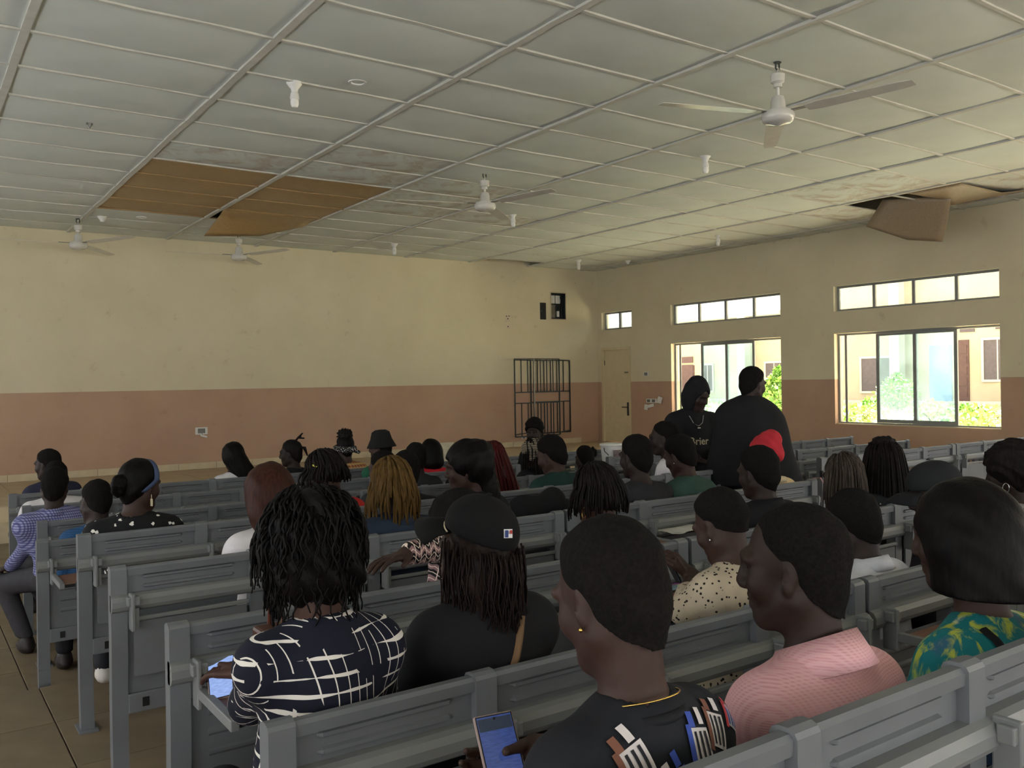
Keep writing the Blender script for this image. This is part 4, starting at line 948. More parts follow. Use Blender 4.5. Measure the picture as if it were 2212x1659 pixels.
def earring(kind='stud', side=-1, mat=None):
    def f(x):
        c, B, s = x['c'], x['B'], x['s']; e = c+B@(V(side*.084, .0, -.046)*s)
        if kind == 'stud': MB().lathe([(.001, .004), (.004, 0), (.001, -.004)], 8).build('earring', mat or M_GOLD, x['t'], tuple(e), True)
        elif kind == 'hoop': MB().tube([e+V(0, 0, -.02)+B[:, 1]*.014*math.cos(a)+V(0, 0, .022*math.sin(a)) for a in np.linspace(0, 6.28, 18)[:-1]], .0018, 5, closed=True).build('earring', mat or M_GOLD, x['t'], smooth=True)
        else: MB().tube([e, e+V(0, 0, -.025)], .002, 5).b2(tuple(e+V(-.004, -.010, -.058)), tuple(e+V(.004, .010, -.022))).build('earring', mat or M_GOLD, x['t'])
    return f
def collar(mat, h=.042, rx=.078, ry=.075, flare=.02, tilt=.018, gap=40):
    def f(x):
        T, N, s = np.stack([x['r'], x['fw'], x['sp']], 1), x['N'], x['s']; a0, a1 = 90+gap/2, 450-gap/2
        L = [ring_pts(N, T, rx*s, ry*s, 30, -.002, a0, a1, -tilt), ring_pts(N, T, rx*.92*s, ry*.92*s, 30, h*s, a0, a1, -tilt), ring_pts(N, T, rx*.97*s, ry*.97*s, 30, h*1.08*s, a0, a1, -tilt), ring_pts(N, T, (rx+flare)*s, (ry+flare)*s, 30, -.004*s, a0, a1, -tilt)]
        band(x['t'], 'collar', mat, L, False, .004)
    return f
def neckline(mat, rx=.066, ry=.062, r=.006, z=.012):
    def f(x): T = np.stack([x['r'], x['fw'], x['sp']], 1); MB().tube(ring_pts(x['N'], T, rx*x['s'], ry*x['s'], 28, z, 0, 360, -.012), r, 6, closed=True).build('neckband', mat, x['t'], smooth=True)
    return f
def chain(mat=None, rx=.064, ry=.064, z=.022, r=.0016):
    def f(x): T = np.stack([x['r'], x['fw'], x['sp']], 1); MB().tube(ring_pts(x['N'], T, rx, ry, 36, z+.02, 0, 360, -.02), r, 5, closed=True).build('necklace', mat or M_GOLD, x['t'], smooth=True)
    return f
def wrap_text(ctx, text, o, right, up, n, size, mat, name, bold=.012, shear=0):
    cu = bpy.data.curves.new('lettering', 'FONT'); cu.body = text; cu.size = size; cu.offset = bold*size; cu.align_x = 'CENTER'; cu.shear = shear
    ob = bpy.data.objects.new('lettering', cu); COL.objects.link(ob); dg = bpy.context.evaluated_depsgraph_get(); me = bpy.data.meshes.new_from_object(ob.evaluated_get(dg)); bpy.data.objects.remove(ob)
    bm = bmesh.new(); bm.from_mesh(me); bmesh.ops.triangulate(bm, faces=bm.faces); bmesh.ops.subdivide_edges(bm, edges=[e for e in bm.edges if e.calc_length() > .02], cuts=2)
    tm = ctx['top'].data; vs = [v.co for v in tm.vertices]; bvh = BVHTree.FromPolygons(vs, [tuple(p.vertices) for p in tm.polygons])
    o, right, up, n = map(lambda a: np.array(a, float), (o, right, up, n))
    for v in bm.verts:
        p = o+right*v.co.x+up*v.co.y+n*.3; h = bvh.ray_cast(Vector(p), Vector(-n))
        v.co = (h[0]+Vector(n)*.003) if h[0] is not None else Vector(p-n*.3)
    m2 = bpy.data.meshes.new(name); bm.to_mesh(m2); bm.free(); m2.materials.append(mat); return link(name, m2, ctx['t'])
# ------------------------------------------------------------------ headgear
def h_waves(n, length, rad, mat, seed=1, amp=.014, zmin=0):
    def f(x):
        c, B, s = x['c'], x['B'], x['s']; rr = random.Random(seed); mb = MB()
        for i in range(n):
            az = R(rr.uniform(-135, 135))+math.pi; el = R(rr.uniform(-42, 75)) if zmin == 0 else R(rr.uniform(-35, -5)); lay = rr.uniform(.012, .034); pts = []; p = None; ph = rr.uniform(0, 6.28); L = length*rr.uniform(.55, 1.0)
            m = 9; st = L/m; e = el; ps = V((.076+lay)*math.cos(e)*math.sin(az), (.098+lay)*math.cos(e)*math.cos(az)-.014, (.09+lay)*math.sin(e)+.03)
            p = c+B@(ps*s); out = B@V(math.sin(az), math.cos(az), 0)
            for k in range(m+1):
                w_ = amp*(.3+.7*k/m)*math.sin(ph+k*1.25); sd = np.cross(out, V(0, 0, 1)); pts.append(p+sd*w_+out*abs(w_)*.4)
                down = V(0, 0, -1)*(.35+.65*min(1, k/3+max(0, -e)))+out*max(0, .65*(1-k/3.))*(1 if e > 0 else .1); p = p+down/np.linalg.norm(down)*st
            mb.tube(pts, [rad*(1-.5*k/m) for k in range(m+1)], 5)
        mb.build('loose_waves', mat, x['t'], smooth=True)
    return f
def h_hood(x):
    c, B, s = x['c'], x['B'], x['s']; pr = scalp(c, B, s, .022)+[ell(c+B@V(0, -.03, .10), V(.05, .06, .055), B, .05), ell(c+B@V(0, -.02, -.06), V(.088, .095, .11), B, .04), sub(ell(c+B@V(0, .12, -.035), V(.068, .10, .11), B, .02))]
    blob('hood', pr, cloth('black_jersey', (24, 24, 27)), x['t'], .011, noise=(.004, 30)); T = x['T']; MB().tube([on_top(x, x['N']+x['r']*a+x['sp']*b, x['fw']) for a, b in ((-.06, -.0), (-.04, -.06), (0, -.085), (.04, -.06), (.06, 0))], .003, 5).build('necklace', M_SILV, x['t'])
    MB().lathe([(.001, .006), (.016, .004), (.016, -.004), (.001, -.006)], 12).build('pendant', M_SILV, x['t'], tuple(on_top(x, x['N']-x['sp']*.1, x['fw'])), True)
def gown(d):
    N, P, r, f = d['N'], d['P'], d['r'], d['f']; return [cap(N-V(0, 0, .06), P-V(0, 0, .1), .10, .24, .12)]+[cap(N-V(0, 0, .04)+r*q*.05, P+r*q*.21-V(0, 0, .12), .07, .12, .12) for q in (-1, 1)]+[cap(d['Sh'][k]-V(0, 0, .06)+r*q*.06, P+r*q*.22-V(0, 0, .12), .085, .11, .12) for k, q in ((0, -1), (1, 1))]
def cap_dome(x, mat, up=.03):
    c, B, s = x['c'], x['B'], x['s']; n = B@V(0, .12, -1.0); n /= np.linalg.norm(n); k = .015
    d = blob('cap_crown', [ell(c+B@(V(0, -.012, .042)*s), V(.074+k, .096+k, .088+k)*s, B, .01), ell(c+B@(V(0, .03, .07)*s), V(.07, .06, .055)*s, B, .04)], mat, x['t'], .009/x['q']**.5, cuts=[('plane', c+B@(V(0, 0, up)*s), n)])
    vs = []; fs = []; N_ = 14
    for i in range(N_+1):
        a = R(-62+124*i/N_)
        for r0, z in ((.092, up+.012), (.135, up+.010), (.18, up-.004)):
            ex = math.sin(a)*r0*.78; ey = .012+math.cos(a)*r0*(1.0 if r0 < .1 else 1.05); vs.append(c+B@(V(ex, ey, z-.35*ex*ex*6)*s))
    for i in range(N_):
        for k2 in (0, 1): a = i*3+k2; fs.append((a, a+1, a+4, a+3))
    b = MB().add(vs, fs).build('brim', mat, x['t'], smooth=True); m = b.modifiers.new('t', 'SOLIDIFY'); m.thickness = .005
    MB().lathe([(.001, .006), (.008, .003), (.008, 0)], 10).build('button', mat, x['t'], tuple(c+B@(V(0, -.012, .150)*s)), True); return d
def baseball_cap(x):
    m = cloth('cap_black', (13, 12, 13)); d = cap_dome(x, m); c, B, s = x['c'], x['B'], x['s']
    MB().tube([c+B@(V(.090*math.sin(a), .012+.092*math.cos(a), .048-.4*(.09*math.sin(a))**2*6)*s) for a in np.linspace(-1.0, 1.0, 12)], .0022, 5).build('brim_piping', M_SKIRT, x['t'])
    bv = BVHTree.FromPolygons([v.co for v in d.data.vertices], [tuple(q.vertices) for q in d.data.polygons]); out = B@V(-.45, -1, .12); out /= np.linalg.norm(out)
    side = np.cross(B[:, 2], out); side /= np.linalg.norm(side); up = np.cross(out, side); ctr = c+B@(V(.012, 0, .056)*s)
    def quad(u0, u1, v0, v1, o): 
        P_ = []
        for u, v in ((u0, v0), (u1, v0), (u1, v1), (u0, v1)):
            h = bv.ray_cast(Vector(ctr+side*u+up*v+out*.3), Vector(-out)); P_.append(np.array(h[0])+out*o if h[0] is not None else ctr+side*u+up*v+out*(.1+o))
        return P_
    W_ = .013; bd = MB().add(quad(-W_, W_, -.011, .011, .0025), [(0, 1, 2, 3)]).build('emblem', M_WHITE, x['t']); 
    MB().add(quad(-W_*.85, -W_*.1, -.009, .009, .004), [(0, 1, 2, 3)]).build('emblem_field', basic('emblem_blue', (40, 62, 120), .6), bd); MB().add(quad(W_*.25, W_*.85, -.0, .009, .004), [(0, 1, 2, 3)]).build('emblem_field', basic('emblem_red', (180, 50, 50), .6), bd)
def plain_cap(x): cap_dome(x, cloth('cap_dark', (30, 31, 33)))
def beanie(mat):
    def f(x): c, B, s = x['c'], x['B'], x['s']; blob('beanie', [ell(c+B@V(0, -.015, .05), V(.096, .116, .1), B, .02), ell(c+B@V(.02, -.05, .12), V(.07, .06, .05), B, .05), ell(c+B@V(0, -.03, .0), V(.097, .11, .06), B, .03)], mat, x['t'], .010, cuts=[('plane', c+B@V(0, 0, -.03), B@V(0, .3, -.95))], noise=(.005, 40))
    return f
def h_fleece(x): T = np.stack([x['r'], x['fw'], x['sp']], 1); MB().tube(ring_pts(x['N'], T, .085, .085, 20, .015, 0, 360, -.02), .026, 8, closed=True).build('fleece_collar', basic('sherpa', (206, 190, 156), .95, .15, 60, .8, 120), x['t'], smooth=True)
def headband(mat):
    def f(x): c, B, s = x['c'], x['B'], x['s']; L = [[c+B@(V((.087)*math.sin(a), .022+.012*k+.03*math.cos(a)*0-.09*max(0, -math.cos(a)), .03+(.1+.0)*math.cos(a))*s) for a in np.linspace(-2.3, 2.3, 26)] for k in (-1.2, 0, 1.2)]; band(x['t'], 'headband', mat, L, False, .006)
    return f
def clips(x):
    c, B, s = x['c'], x['B'], x['s']; y = basic('clip_yellow', (214, 206, 90), .4)
    for a, b in (((-.06, .04, .085), (-.075, .02, .06)), ((-.088, -.01, .06), (-.094, -.035, .04))): MB().tube([c+B@V(*a), c+B@V(*b)], .005, 5).build('hair_clip', y, x['t'])
def headwrap(mat):
    def f(x): c, B, s = x['c'], x['B'], x['s']; blob('headwrap', [ell(c+B@V(0, -.02, .04), V(.09, .115, .092), B, .02), ell(c+B@V(0, -.08, .0), V(.075, .06, .06), B, .04), ell(c+B@V(-.06, -.05, -.05), V(.05, .045, .035), B, .04)], mat, x['t'], .011, cuts=[hairline(c, B, s, .045, -.12)], noise=(.005, 45))
    return f
def bucket_hat(x):
    o = MB().lathe([(.002, .118), (.05, .115), (.082, .095), (.095, .05), (.1, .03), (.118, -.005), (.138, -.045), (.134, -.047), (.112, -.005), (.09, .02)], 32).build('bucket_hat', cloth('hat_black', (24, 23, 24)), x['t'], tuple(x['c']+x['B']@V(0, -.012, .045)), 'auto'); o.matrix_local = Matrix.Translation(Vector(x['c']+x['B']@V(0, -.012, .045))) @ Matrix([list(r) for r in x['B']]).to_4x4()
def scarf_band(x):
    c, B, s = x['c'], x['B'], x['s']; m = cloth('bandana', (40, 38, 38), f_dots(70, .34, (200, 196, 190))); MB().tube(ring_pts(c, B, .093, .112, 26, -.012, 0, 360, .02), .024, 8, closed=True, flat=1.3).build('bandana', m, x['t'], smooth=True); blob('knot', [ell(c+B@V(.03, -.13, -.03), V(.03, .02, .022), B, .02), cap(c+B@V(.03, -.13, -.04), c+B@V(.09, -.14, -.06), .014, .02, .02)], m, x['t'], .01)
# ------------------------------------------------------------------ the audience
C = cloth
BLK = C('black_jersey', (24, 24, 27)); CHAR = C('charcoal_jersey', (40, 40, 44)); WHT = C('white_cotton', (206, 202, 204)); WHT2 = C('white_shirt', (196, 198, 206)); GRN = C('green_knit', (30, 84, 62)); RED = C('red_cotton', (188, 44, 42)); JEAN = C('jeans_blue', (46, 56, 74)); GREYT = C('trousers_grey', (58, 56, 60)); BROWN_T = C('trousers_brown', (70, 56, 46))
# --- row nearest the camera
p3 = person('young woman in a black printed T-shirt, cropped hair, looking down at her phone', '0', 1317, 1282, .24, -4, 20, 0, -4, s=.96, skin=1, top=C('black_tshirt', (30, 31, 36)), sleeve='short', q=2.2, neckup=.03, sw=0.135,
    arms=[None, (atY(1345, 1680, 1.22), atY(1186, 1622, 1.25))], hands={1: dict(d=V(-.62, .42, -.2), pn=V(-.3, -.6, .5), curl=30, thumb=1, s=1.0, thumb_dir=V(-.95, -.3, .12))},
    hair=[h_crop(.009, fz=.066, nz=-.115), earring('stud', -1), neckline(C('black_rib', (26, 27, 31)), rx=.071, ry=.071, r=.009, z=.02), chain()])
p4 = person('man in a pink checked shirt, face in profile to the left', '0', 1716, 1222, .27, -24, 6, 0, 0, s=1.0, skin=0, top=C('pink_gingham', (204, 150, 154), f_check(90, 220, .25, (214, 168, 170))), sleeve='short', q=2.2, neckup=.02, sw=0.150, hair=[h_crop(.004, fz=.07), collar(C('pink_gingham', (0, 0, 0)), .056, .084, .08, .032, .026)], eyes=True)
p5 = person('woman in a turquoise and lime patterned top with a straight black bob', '0', 2078, 1160, .27, -8, 8, 0, 0, s=1.04, skin=1, top=C('turquoise_print', (26, 116, 122), f_turq), sleeve='short', q=1.6, sw=0.135, neckup=.03, hair=[h_mass([((0, -.03, -.02), (.112, .118, .13)), ((0, -.04, -.1), (.118, .112, .08)), ((0, -.04, -.15), (.118, .11, .05))], H_BLACK, cutz=-.125, noise=(.003, 40), facew=.062), strap([(-.10, .03), (-.11, -.12), (-.14, -.3)], BLK, .016)])
# --- second row
p1 = person('woman in a navy dress with broken white lines and a wavy black bob', 'A', 672, 1182, .22, -2, 14, 0, 3, skin=2, top=C('navy_line_print', (22, 24, 38), f_navyplaid), q=1.5, sw=0.122, neckup=.01,
    arms=[(atY(548, 1515, 2.12), atZ(536, 1452, .80)), None], hands={0: dict(d=V(-.35, .55, -.02), pn=V(.2, -.1, -.9), curl=22, thumb=-1, thumb_dir=V(-.9, .3, .25))},
    hair=[h_mass([((0, -.02, .005), (.094, .104, .108)), ((.01, -.03, -.06), (.10, .09, .08))], H_BLACK, noise=(.009, 42), step=.009), h_waves(620, .15, .0034, H_BLACK, seed=4, amp=.009)])
p2 = person('woman in black with a black baseball cap and long dark hair', 'A', 1030, 1176, .22, -28, -12, 0, 4, s=.92, skin=1, top=BLK, tt=.024, q=1.4, sw=0.148, bulk=1.1, hair=[h_mass([((0, -.05, -.08), (.105, .075, .10)), ((.02, -.08, -.16), (.11, .06, .12)), ((.05, -.07, -.20), (.075, .05, .10))], H_BRN, noise=(.008, 40), facew=.07, st=.0), baseball_cap, h_waves(260, .30, .0028, H_BRN, seed=8, amp=.010, zmin=-.02), strap([(.06, .0), (.0, -.12), (-.07, -.3), (-.14, -.5)], C('tan_leather', (118, 92, 68)))])
p6 = person('woman in a cream blouse with black spots, cropped hair, holding a phone', 'A', 1557, 1134, .26, -2, 26, 0, 0, s=.93, skin=1, top=C('cream_spots', (182, 168, 146), f_dots(62, .26, (30, 24, 22))), q=1.6, sw=0.125, sleeve='threequarter', neckup=.0,
    arms=[(atY(1478, 1318, 1.98), atY(1496, 1246, 2.17)), None], hands={0: dict(d=V(-.55, .35, .62), pn=V(-.2, .75, -.5), curl=40, thumb=1, thumb_dir=V(-.5, .1, .9))}, hair=[h_crop(.010, nz=-.06), earring('stud', -1, M_SILV)])
p7 = person('man in a white collared shirt, head bowed, right of the pink shirt', 'A', 1842, 1130, .27, 2, 22, 0, 0, skin=0, top=WHT2, sleeve='long', q=1.4, sw=0.148, hair=[h_crop(.010), collar(WHT2)])
p41 = person('person in a dark jacket and black cap behind the bob-haired woman', 'A', 2022, 1068, .30, -38, 16, 0, -5, skin=0, top=BLK, tt=.026, q=1.2, sw=0.140, hair=[h_crop(.006), plain_cap])
p42 = person('woman with swept-up braids at the right edge of the picture', 'A', 2186, 1020, .25, -4, 8, 0, 0, skin=0, top=C('striped_grey', (150, 146, 144), f_hstripe(26, .25, (52, 50, 52))), q=1.2, sw=0.130, hair=[h_mass([((0, -.02, .03), (.095, .115, .105)), ((.0, -.06, .09), (.06, .07, .05))], H_BRAID, noise=(.01, 60)), earring('hoop', -1, M_SILV)])
# --- third row
p43 = person('person in a zigzag sleeve reaching over the desk, mostly behind the cap', 'B', 992, 1146, .20, -30, 18, 0, -10, skin=1, top=C('zigzag_print', (120, 96, 96), f_zigzag), q=1.4, sw=0.125, arms=[(atY(958, 1178, 2.72), atY(884, 1196, 2.66)), None], hands={0: dict(d=V(-.95, -.2, -.05), pn=V(0, -.1, -1), curl=14, thumb=1, spread=.12)}, sleeve='long', hair=[h_afro(.022)])
p31 = person('woman with chin-length black twists and gold hoop earring, above the girl with phone', 'B', 1287, 1070, .24, -6, 14, 0, 0, skin=2, top=C('pale_pink', (190, 150, 140)), q=1.3, sw=0.125, hair=[h_strands(95, .12, .0052, H_BRAID, seed=3, tmin=-125, tmax=125, back=.03, spread=.8), earring('hoop', -1)])
p35 = person('man in a black collared jacket in front of the red beanie', 'B', 1637, 1020, .25, -2, 12, 0, 0, skin=0, top=BLK, tt=.022, q=1.2, sw=0.150, hair=[h_crop(.013), collar(BLK)])
p39 = person('woman with shoulder-length brown braids in front of the right benches', 'B', 1818, 1032, .28, 2, 8, 0, 0, skin=0, top=C('pale_pink', (190, 150, 140)), q=1.2, sw=0.125, hair=[h_strands(95, .20, .0055, hair_mat('hair_ash_braid', (40, 35, 32), (92, 80, 72), True, .6), seed=5, tmin=-120, tmax=120, spread=.55, back=.01)])
p40 = person('woman with long black braids piled up, in a dark dotted top', 'B', 1906, 1003, .24, 12, 8, 0, 6, skin=0, top=C('dotted_black', (30, 32, 36), f_dots(30, .13, (180, 180, 180))), q=1.2, sw=0.135, hair=[h_strands(110, .46, .0068, H_BRAID, seed=6, tmin=-130, tmax=130, spread=1.2, back=.03, jl=.12), h_bun((0, -.02, .12), (.06, .07, .04), H_BRAID), earring('stud', -1, M_SILV)])
# --- fourth row
p8 = person('woman in a white T-shirt with long straight chestnut hair', 'C', 580, 1066, .22, 2, 10, 0, 0, skin=2, top=WHT, sleeve='short', q=1.3, sw=0.132, arms=['desk', None], hair=[h_mass([((0, -.03, .0), (.11, .115, .115)), ((.005, -.06, -.1), (.116, .085, .10)), ((.03, -.085, -.18), (.108, .06, .10)), ((.05, -.09, -.25), (.075, .05, .07))], H_RED, noise=(.003, 40))])
p20 = person('woman with golden braids in a dark denim jacket', 'C', 845, 1050, .22, -4, 14, 0, 0, skin=0, top=C('denim_dark', (40, 50, 66)), tt=.02, q=1.3, sw=0.140, hair=[h_strands(80, .26, .0075, H_GOLD, seed=9, tmin=-110, tmax=120, spread=1.0, back=.02, curl=.006, jl=.6), collar(C('denim_dark', (0, 0, 0)))])
p24 = person('woman with black updo in profile, black wrap over white top', 'C', 1008, 1010, .26, -58, 6, 0, -18, hx=.05, skin=1, top=BLK, tt=.03, q=1.3, sw=0.135, neckup=-.0, hair=[h_mass([((0, -.03, .04), (.09, .115, .1)), ((0, -.09, .08), (.05, .05, .05)), ((.03, -.09, -.1), (.08, .06, .12)), ((.05, -.1, -.2), (.09, .05, .12))], H_BLACK, noise=(.006, 50), facew=.072)])
p32 = person('man in a black T-shirt left of the green sleeveless top', 'C', 1373, 986, .24, -2, 8, 0, 0, skin=0, top=CHAR, sleeve='short', q=1.2, sw=0.145, hair=[h_crop(.011)])
p34 = person('woman in a green sleeveless top, head bowed to the left', 'C', 1468, 984, .26, -8, 24, 0, -4, skin=1, top=C('green_vest', (50, 76, 68)), sleeve='none', q=1.2, sw=0.140, bulk=1.1, hair=[h_crop(.010), earring('stud', -1, M_SILV)])
p36 = person('person in a red beanie and cream fleece coat', 'C', 1652, 986, .25, 0, 6, 0, 0, skin=0, top=C('cream_fleece', (214, 190, 150), None, .95, 1.0), tt=.028, q=1.1, sw=0.140, hair=[h_crop(.005), beanie(C('red_knit', (184, 48, 58), None, .9, .8)), h_fleece])
# --- fifth row
p9 = person('woman in a black blouse with white stars, blue headband and short ponytail', 'D', 302, 1047, .22, 58, 10, 0, 8, skin=1, top=C('black_stars', (22, 22, 24), f_stars), q=1.3, sw=0.158, bulk=1.1, shoe=basic('white_sneaker', (206, 200, 194), .6), legpose=((V(.86, 4.69+.42, .515), V(1.12, 4.69+.42, .515)), (atY(228, 1438, 4.72), V(1.12, 5.12, .085))), hair=[h_crop(.012, H_BLACK), h_bun((.0, -.128, -.012), (.034, .05, .058), H_BLACK, .005, 'ponytail'), headband(C('blue_band', (70, 82, 112))), earring('drop', 1, M_SKIRT)])
p19 = person('girl in a red T-shirt with short black twists and yellow clips', 'D', 700, 1024, .24, -32, 22, 0, -8, skin=2, top=RED, sleeve='short', q=1.2, sw=0.132, hair=[h_strands(90, .11, .007, H_BRAID, seed=12, tmin=-120, tmax=135, spread=1.2, back=.03, curl=.006), clips])
p21 = person('man in a black polo with gold and white stripes', 'D', 876, 1018, .2, 8, 12, 0, 4, skin=1, top=C('black_gold_polo', (24, 22, 22), f_hstripe(11, .035, (206, 180, 110))), q=1.2, sw=0.150, sleeve='short', hair=[h_crop(.006), neckline(M_GOLD)])
p29 = person('man in a dark green sports jersey lettered in white', 'D', 1190, 982, .22, -22, 22, 0, -4, skin=1, top=C('jersey_green', (26, 52, 48)), sleeve='short', q=1.3, sw=0.150, hair=[h_crop(.014), neckline(WHT, r=.008)])
p33 = person('man in profile leaning over, white shirt, below the hooded figure', 'D', 1433, 946, .30, -42, 6, 0, -30, skin=0, top=WHT, q=1.2, sw=0.145, hx=.14, hair=[h_crop(.007)])
# --- sixth row and beyond
p10 = person('boy in a blue shirt with head tilted, left side', 'E', 207, 1083, .2, -18, 22, -10, 0, skin=0, top=C('blue_shirt', (44, 86, 128), f_check(90, 90, .2, (34, 66, 104))), s=.98, q=1.2, sw=0.135, hair=[h_crop(.008), collar(C('blue_shirt', (0, 0, 0)), .03)])
p18 = person('person with a headband line, face half hidden behind the golden braids', 'E', 826, 1012, .2, -30, 12, 0, 0, skin=1, top=CHAR, q=1, sw=0.135, hair=[h_crop(.008)])
p25 = person('woman with long maroon hair behind the black wrap', 'E', 1062, 992, .22, 0, 8, 0, 0, skin=1, top=C('maroon_top', (96, 36, 36)), q=1, sw=0.130, hair=[h_strands(90, .42, .007, H_MAR, seed=15, tmin=-100, tmax=140, spread=1.6, back=.03, jl=.1, grav=V(.18, 0, 0))])
p11 = person('man in a blue and white checked shirt sitting sideways at the aisle', 'F', 118, 1051, .22, 12, 10, -4, -8, skin=0, top=C('blue_check', (150, 152, 186), f_check(62, 62, .22, (64, 66, 116))), q=1.3, sw=0.165, hx=.04, arms=[(atY(62, 1175, 6.42), atY(22, 1225, 6.72)), None], hands={0: dict(d=V(-.5, .8, -.2), pn=V(.2, -.2, -1), curl=35, thumb=1)}, hair=[h_crop(.008), collar(C('blue_check', (0, 0, 0)), .03)], legs=GREYT,
    legpose=((atY(8, 1262, 6.78), atY(60, 1225, 6.85)), (atZ(58, 1384, -.07), atZ(140, 1360, -.07))))
p22 = person('man in black between the gold polo and the red-topped woman', 'F', 897, 989, .2, 0, 8, 0, 0, skin=0, top=CHAR, q=1, sw=0.150, hair=[h_crop(.008), earring('stud', 1, M_SILV)])
p26 = person('person with black hair just showing above the black updo', 'F', 1004, 985, .2, 0, 8, 0, 0, skin=0, top=CHAR, q=1, sw=0.135, hair=[h_crop(.016)])
p28 = person('woman in black with a striped headwrap and long thin braids', 'F', 1150, 978, .2, -10, 14, 8, 0, skin=1, top=BLK, q=1.1, sw=0.135, hair=[h_strands(34, .34, .006, H_BRAID, seed=21, tmin=-110, tmax=110, spread=.7), headwrap(C('stripe_wrap', (40, 36, 34), f_hstripe(70, .22, (180, 164, 140))))])
p30 = person('child with a hair puff in front of the right benches', 'F', 1262, 990, .24, 4, 10, 0, 0, skin=0, top=CHAR, s=.92, q=1.1, sw=0.115, hair=[h_crop(.012), h_bun((.1, -.03, .06), (.04, .04, .055), None, .008, 'hair_puff')])
p12 = person('man in a white long-sleeved shirt, head hidden by the checked shirt man', 'G', 121, 1031, .24, 4, 8, 0, 0, skin=1, top=WHT, q=1.1, sw=0.165, bulk=1.1, hair=[h_crop(.004)], arms=[(atY(44, 1135, 7.35), atY(60, 1180, 7.55)), None])
p17 = person('man in a green shirt and black bucket hat', 'G', 822, 966, .24, -40, 4, 0, -5, skin=2, top=GRN, q=1.2, sw=0.150, hair=[h_crop(.005), bucket_hat])
p23 = person('woman in a red top with a smooth black bob, near the front', 'G', 930, 978, .2, 4, 6, 0, 0, skin=1, top=C('crimson_top', (196, 34, 48)), sleeve='short', q=1.1, sw=0.130, hair=[h_mass([((0, -.03, -.01), (.106, .112, .12)), ((0, -.04, -.1), (.108, .1, .07))], H_BLACK, cutz=-.15, noise=(.002, 30))])
p27 = person('man with short curls turning round to look at the camera', 'G', 1154, 934, .24, -128, 6, 0, -20, skin=0, top=BLK, q=1.6, sw=0.150, hair=[h_afro(.018, .016)], eyes=True)
p13 = person('man in navy with a yellow collar, in profile at the far left', 'H', 103, 1003, .25, -48, 8, 0, -10, skin=0, top=C('navy_jersey', (42, 44, 62)), q=1.1, sw=0.155, hair=[h_crop(.008), neckline(C('yellow_trim', (206, 160, 80)), r=.012, rx=.075, ry=.072)])
p14 = person('woman with long smooth black hair over a white shirt, front row', 'H', 503, 986, .25, 0, 8, 0, 0, skin=1, top=WHT, q=1.1, sw=0.130, hair=[h_mass([((0, -.02, .0), (.1, .11, .11)), ((.04, -.06, -.1), (.1, .08, .12)), ((.09, -.08, -.2), (.1, .06, .12))], H_BLACK, noise=(.004, 40))])
p15 = person('man in black with short tied-up locs, in profile, front row', 'H', 628, 979, .25, -50, 6, 0, -10, skin=0, top=BLK, q=1.1, sw=0.150, hair=[h_crop(.010, H_BRAID), h_loops([((.0, -.05, .1), (.03, -.08, .14), (.05+.02*math.cos(k), -.1-.02*k % .05, .15+.03*math.sin(k*2)), .010) for k in range(5)]+[((.0, -.1, .05), (.01*k, -.14, .04), (.012*k, -.15, -.01-.012*k), .010) for k in range(-3, 4)])])
p16 = person('woman with a tall bun in a black and white scarf and orange plaid shirt', 'H', 745, 966, .2, 4, 6, 0, 0, skin=1, top=C('orange_plaid', (178, 118, 80), f_check(26, 26, .22, (86, 52, 46), (196, 168, 110))), q=1.1, sw=0.145, hair=[h_crop(.012, H_BLACK), h_bun((0, -.02, .12), (.075, .075, .07), H_BRAID, .01), scarf_band])
# --- the two standing
p37 = person('standing figure in a dark hooded top with pale gothic lettering', None, 1506, 854, 0, 175, 22, 0, -158, stand=5.02, hipdy=.05, s=.98, skin=0, top=BLK, tt=.024, q=1.3, sw=0.155, hair=[h_hood], arms=[None, None], cn=(.006, 16), floor=0.0)
p38 = person('big standing man seen from behind in a loose black gown', None, 1626, 829, 0, 95, 12, 0, 45, stand=4.36, hipdy=0, s=1.0, skin=0, top=BLK, tt=.03, q=1.2, sw=0.110, bulk=1.2, arms=['down', 'down'], cn=(.008, 12), hair=[h_crop(.010)], floor=0.0, extra=gown)
def motif(x, a, b, rot, cols, sc=1.0, n=None):
    '''printed patch lying on the shirt: palm shape, stripes and fingers'''
    nn = (-x['fw']*.75+x['sp']*.65) if n is None else np.array(n); nn = nn/np.linalg.norm(nn); r = x['r']; u = np.cross(nn, r)*-1; u = u if u@x['sp'] > 0 else -u
    o = x['N']+r*a+x['sp']*b; ca, sa = math.cos(R(rot)), math.sin(R(rot)); sh = []
    sh.append((cols[0], [(-.022+.044*i/6, y) for i in range(7) for y in (0,)][:0] or (-.024, .024, -.035, .03)))
    for k in (-1, 0, 1): sh.append((cols[2], (-.003+k*.013, .003+k*.013, -.03, .024)))
    sh.append((cols[1], (-.036, -.024, -.045, .035))); sh.append((cols[1], (-.028, -.012, .03, .055))); sh.append((cols[0], (.0, .014, .034, .062)))
    base_ = None
    for q, (m, (x0, x1, y0, y1)) in enumerate(sh):
        vs = []; fs = []; N_ = 5
        for i in range(N_+1):
            for j in range(N_+1):
                px_, py_ = (x0+(x1-x0)*i/N_)*sc, (y0+(y1-y0)*j/N_)*sc; vs.append(on_top(x, o+r*(px_*ca-py_*sa)+u*(px_*sa+py_*ca), nn, .002+.0006*q))
        for i in range(N_):
            for j in range(N_): k = i*(N_+1)+j; fs.append((k, k+1, k+N_+2, k+N_+1))
        o_ = MB().add(vs, fs).build('shirt_print' if base_ is None else 'print_stripe', m, base_ or x['t'], smooth=True); base_ = base_ or o_
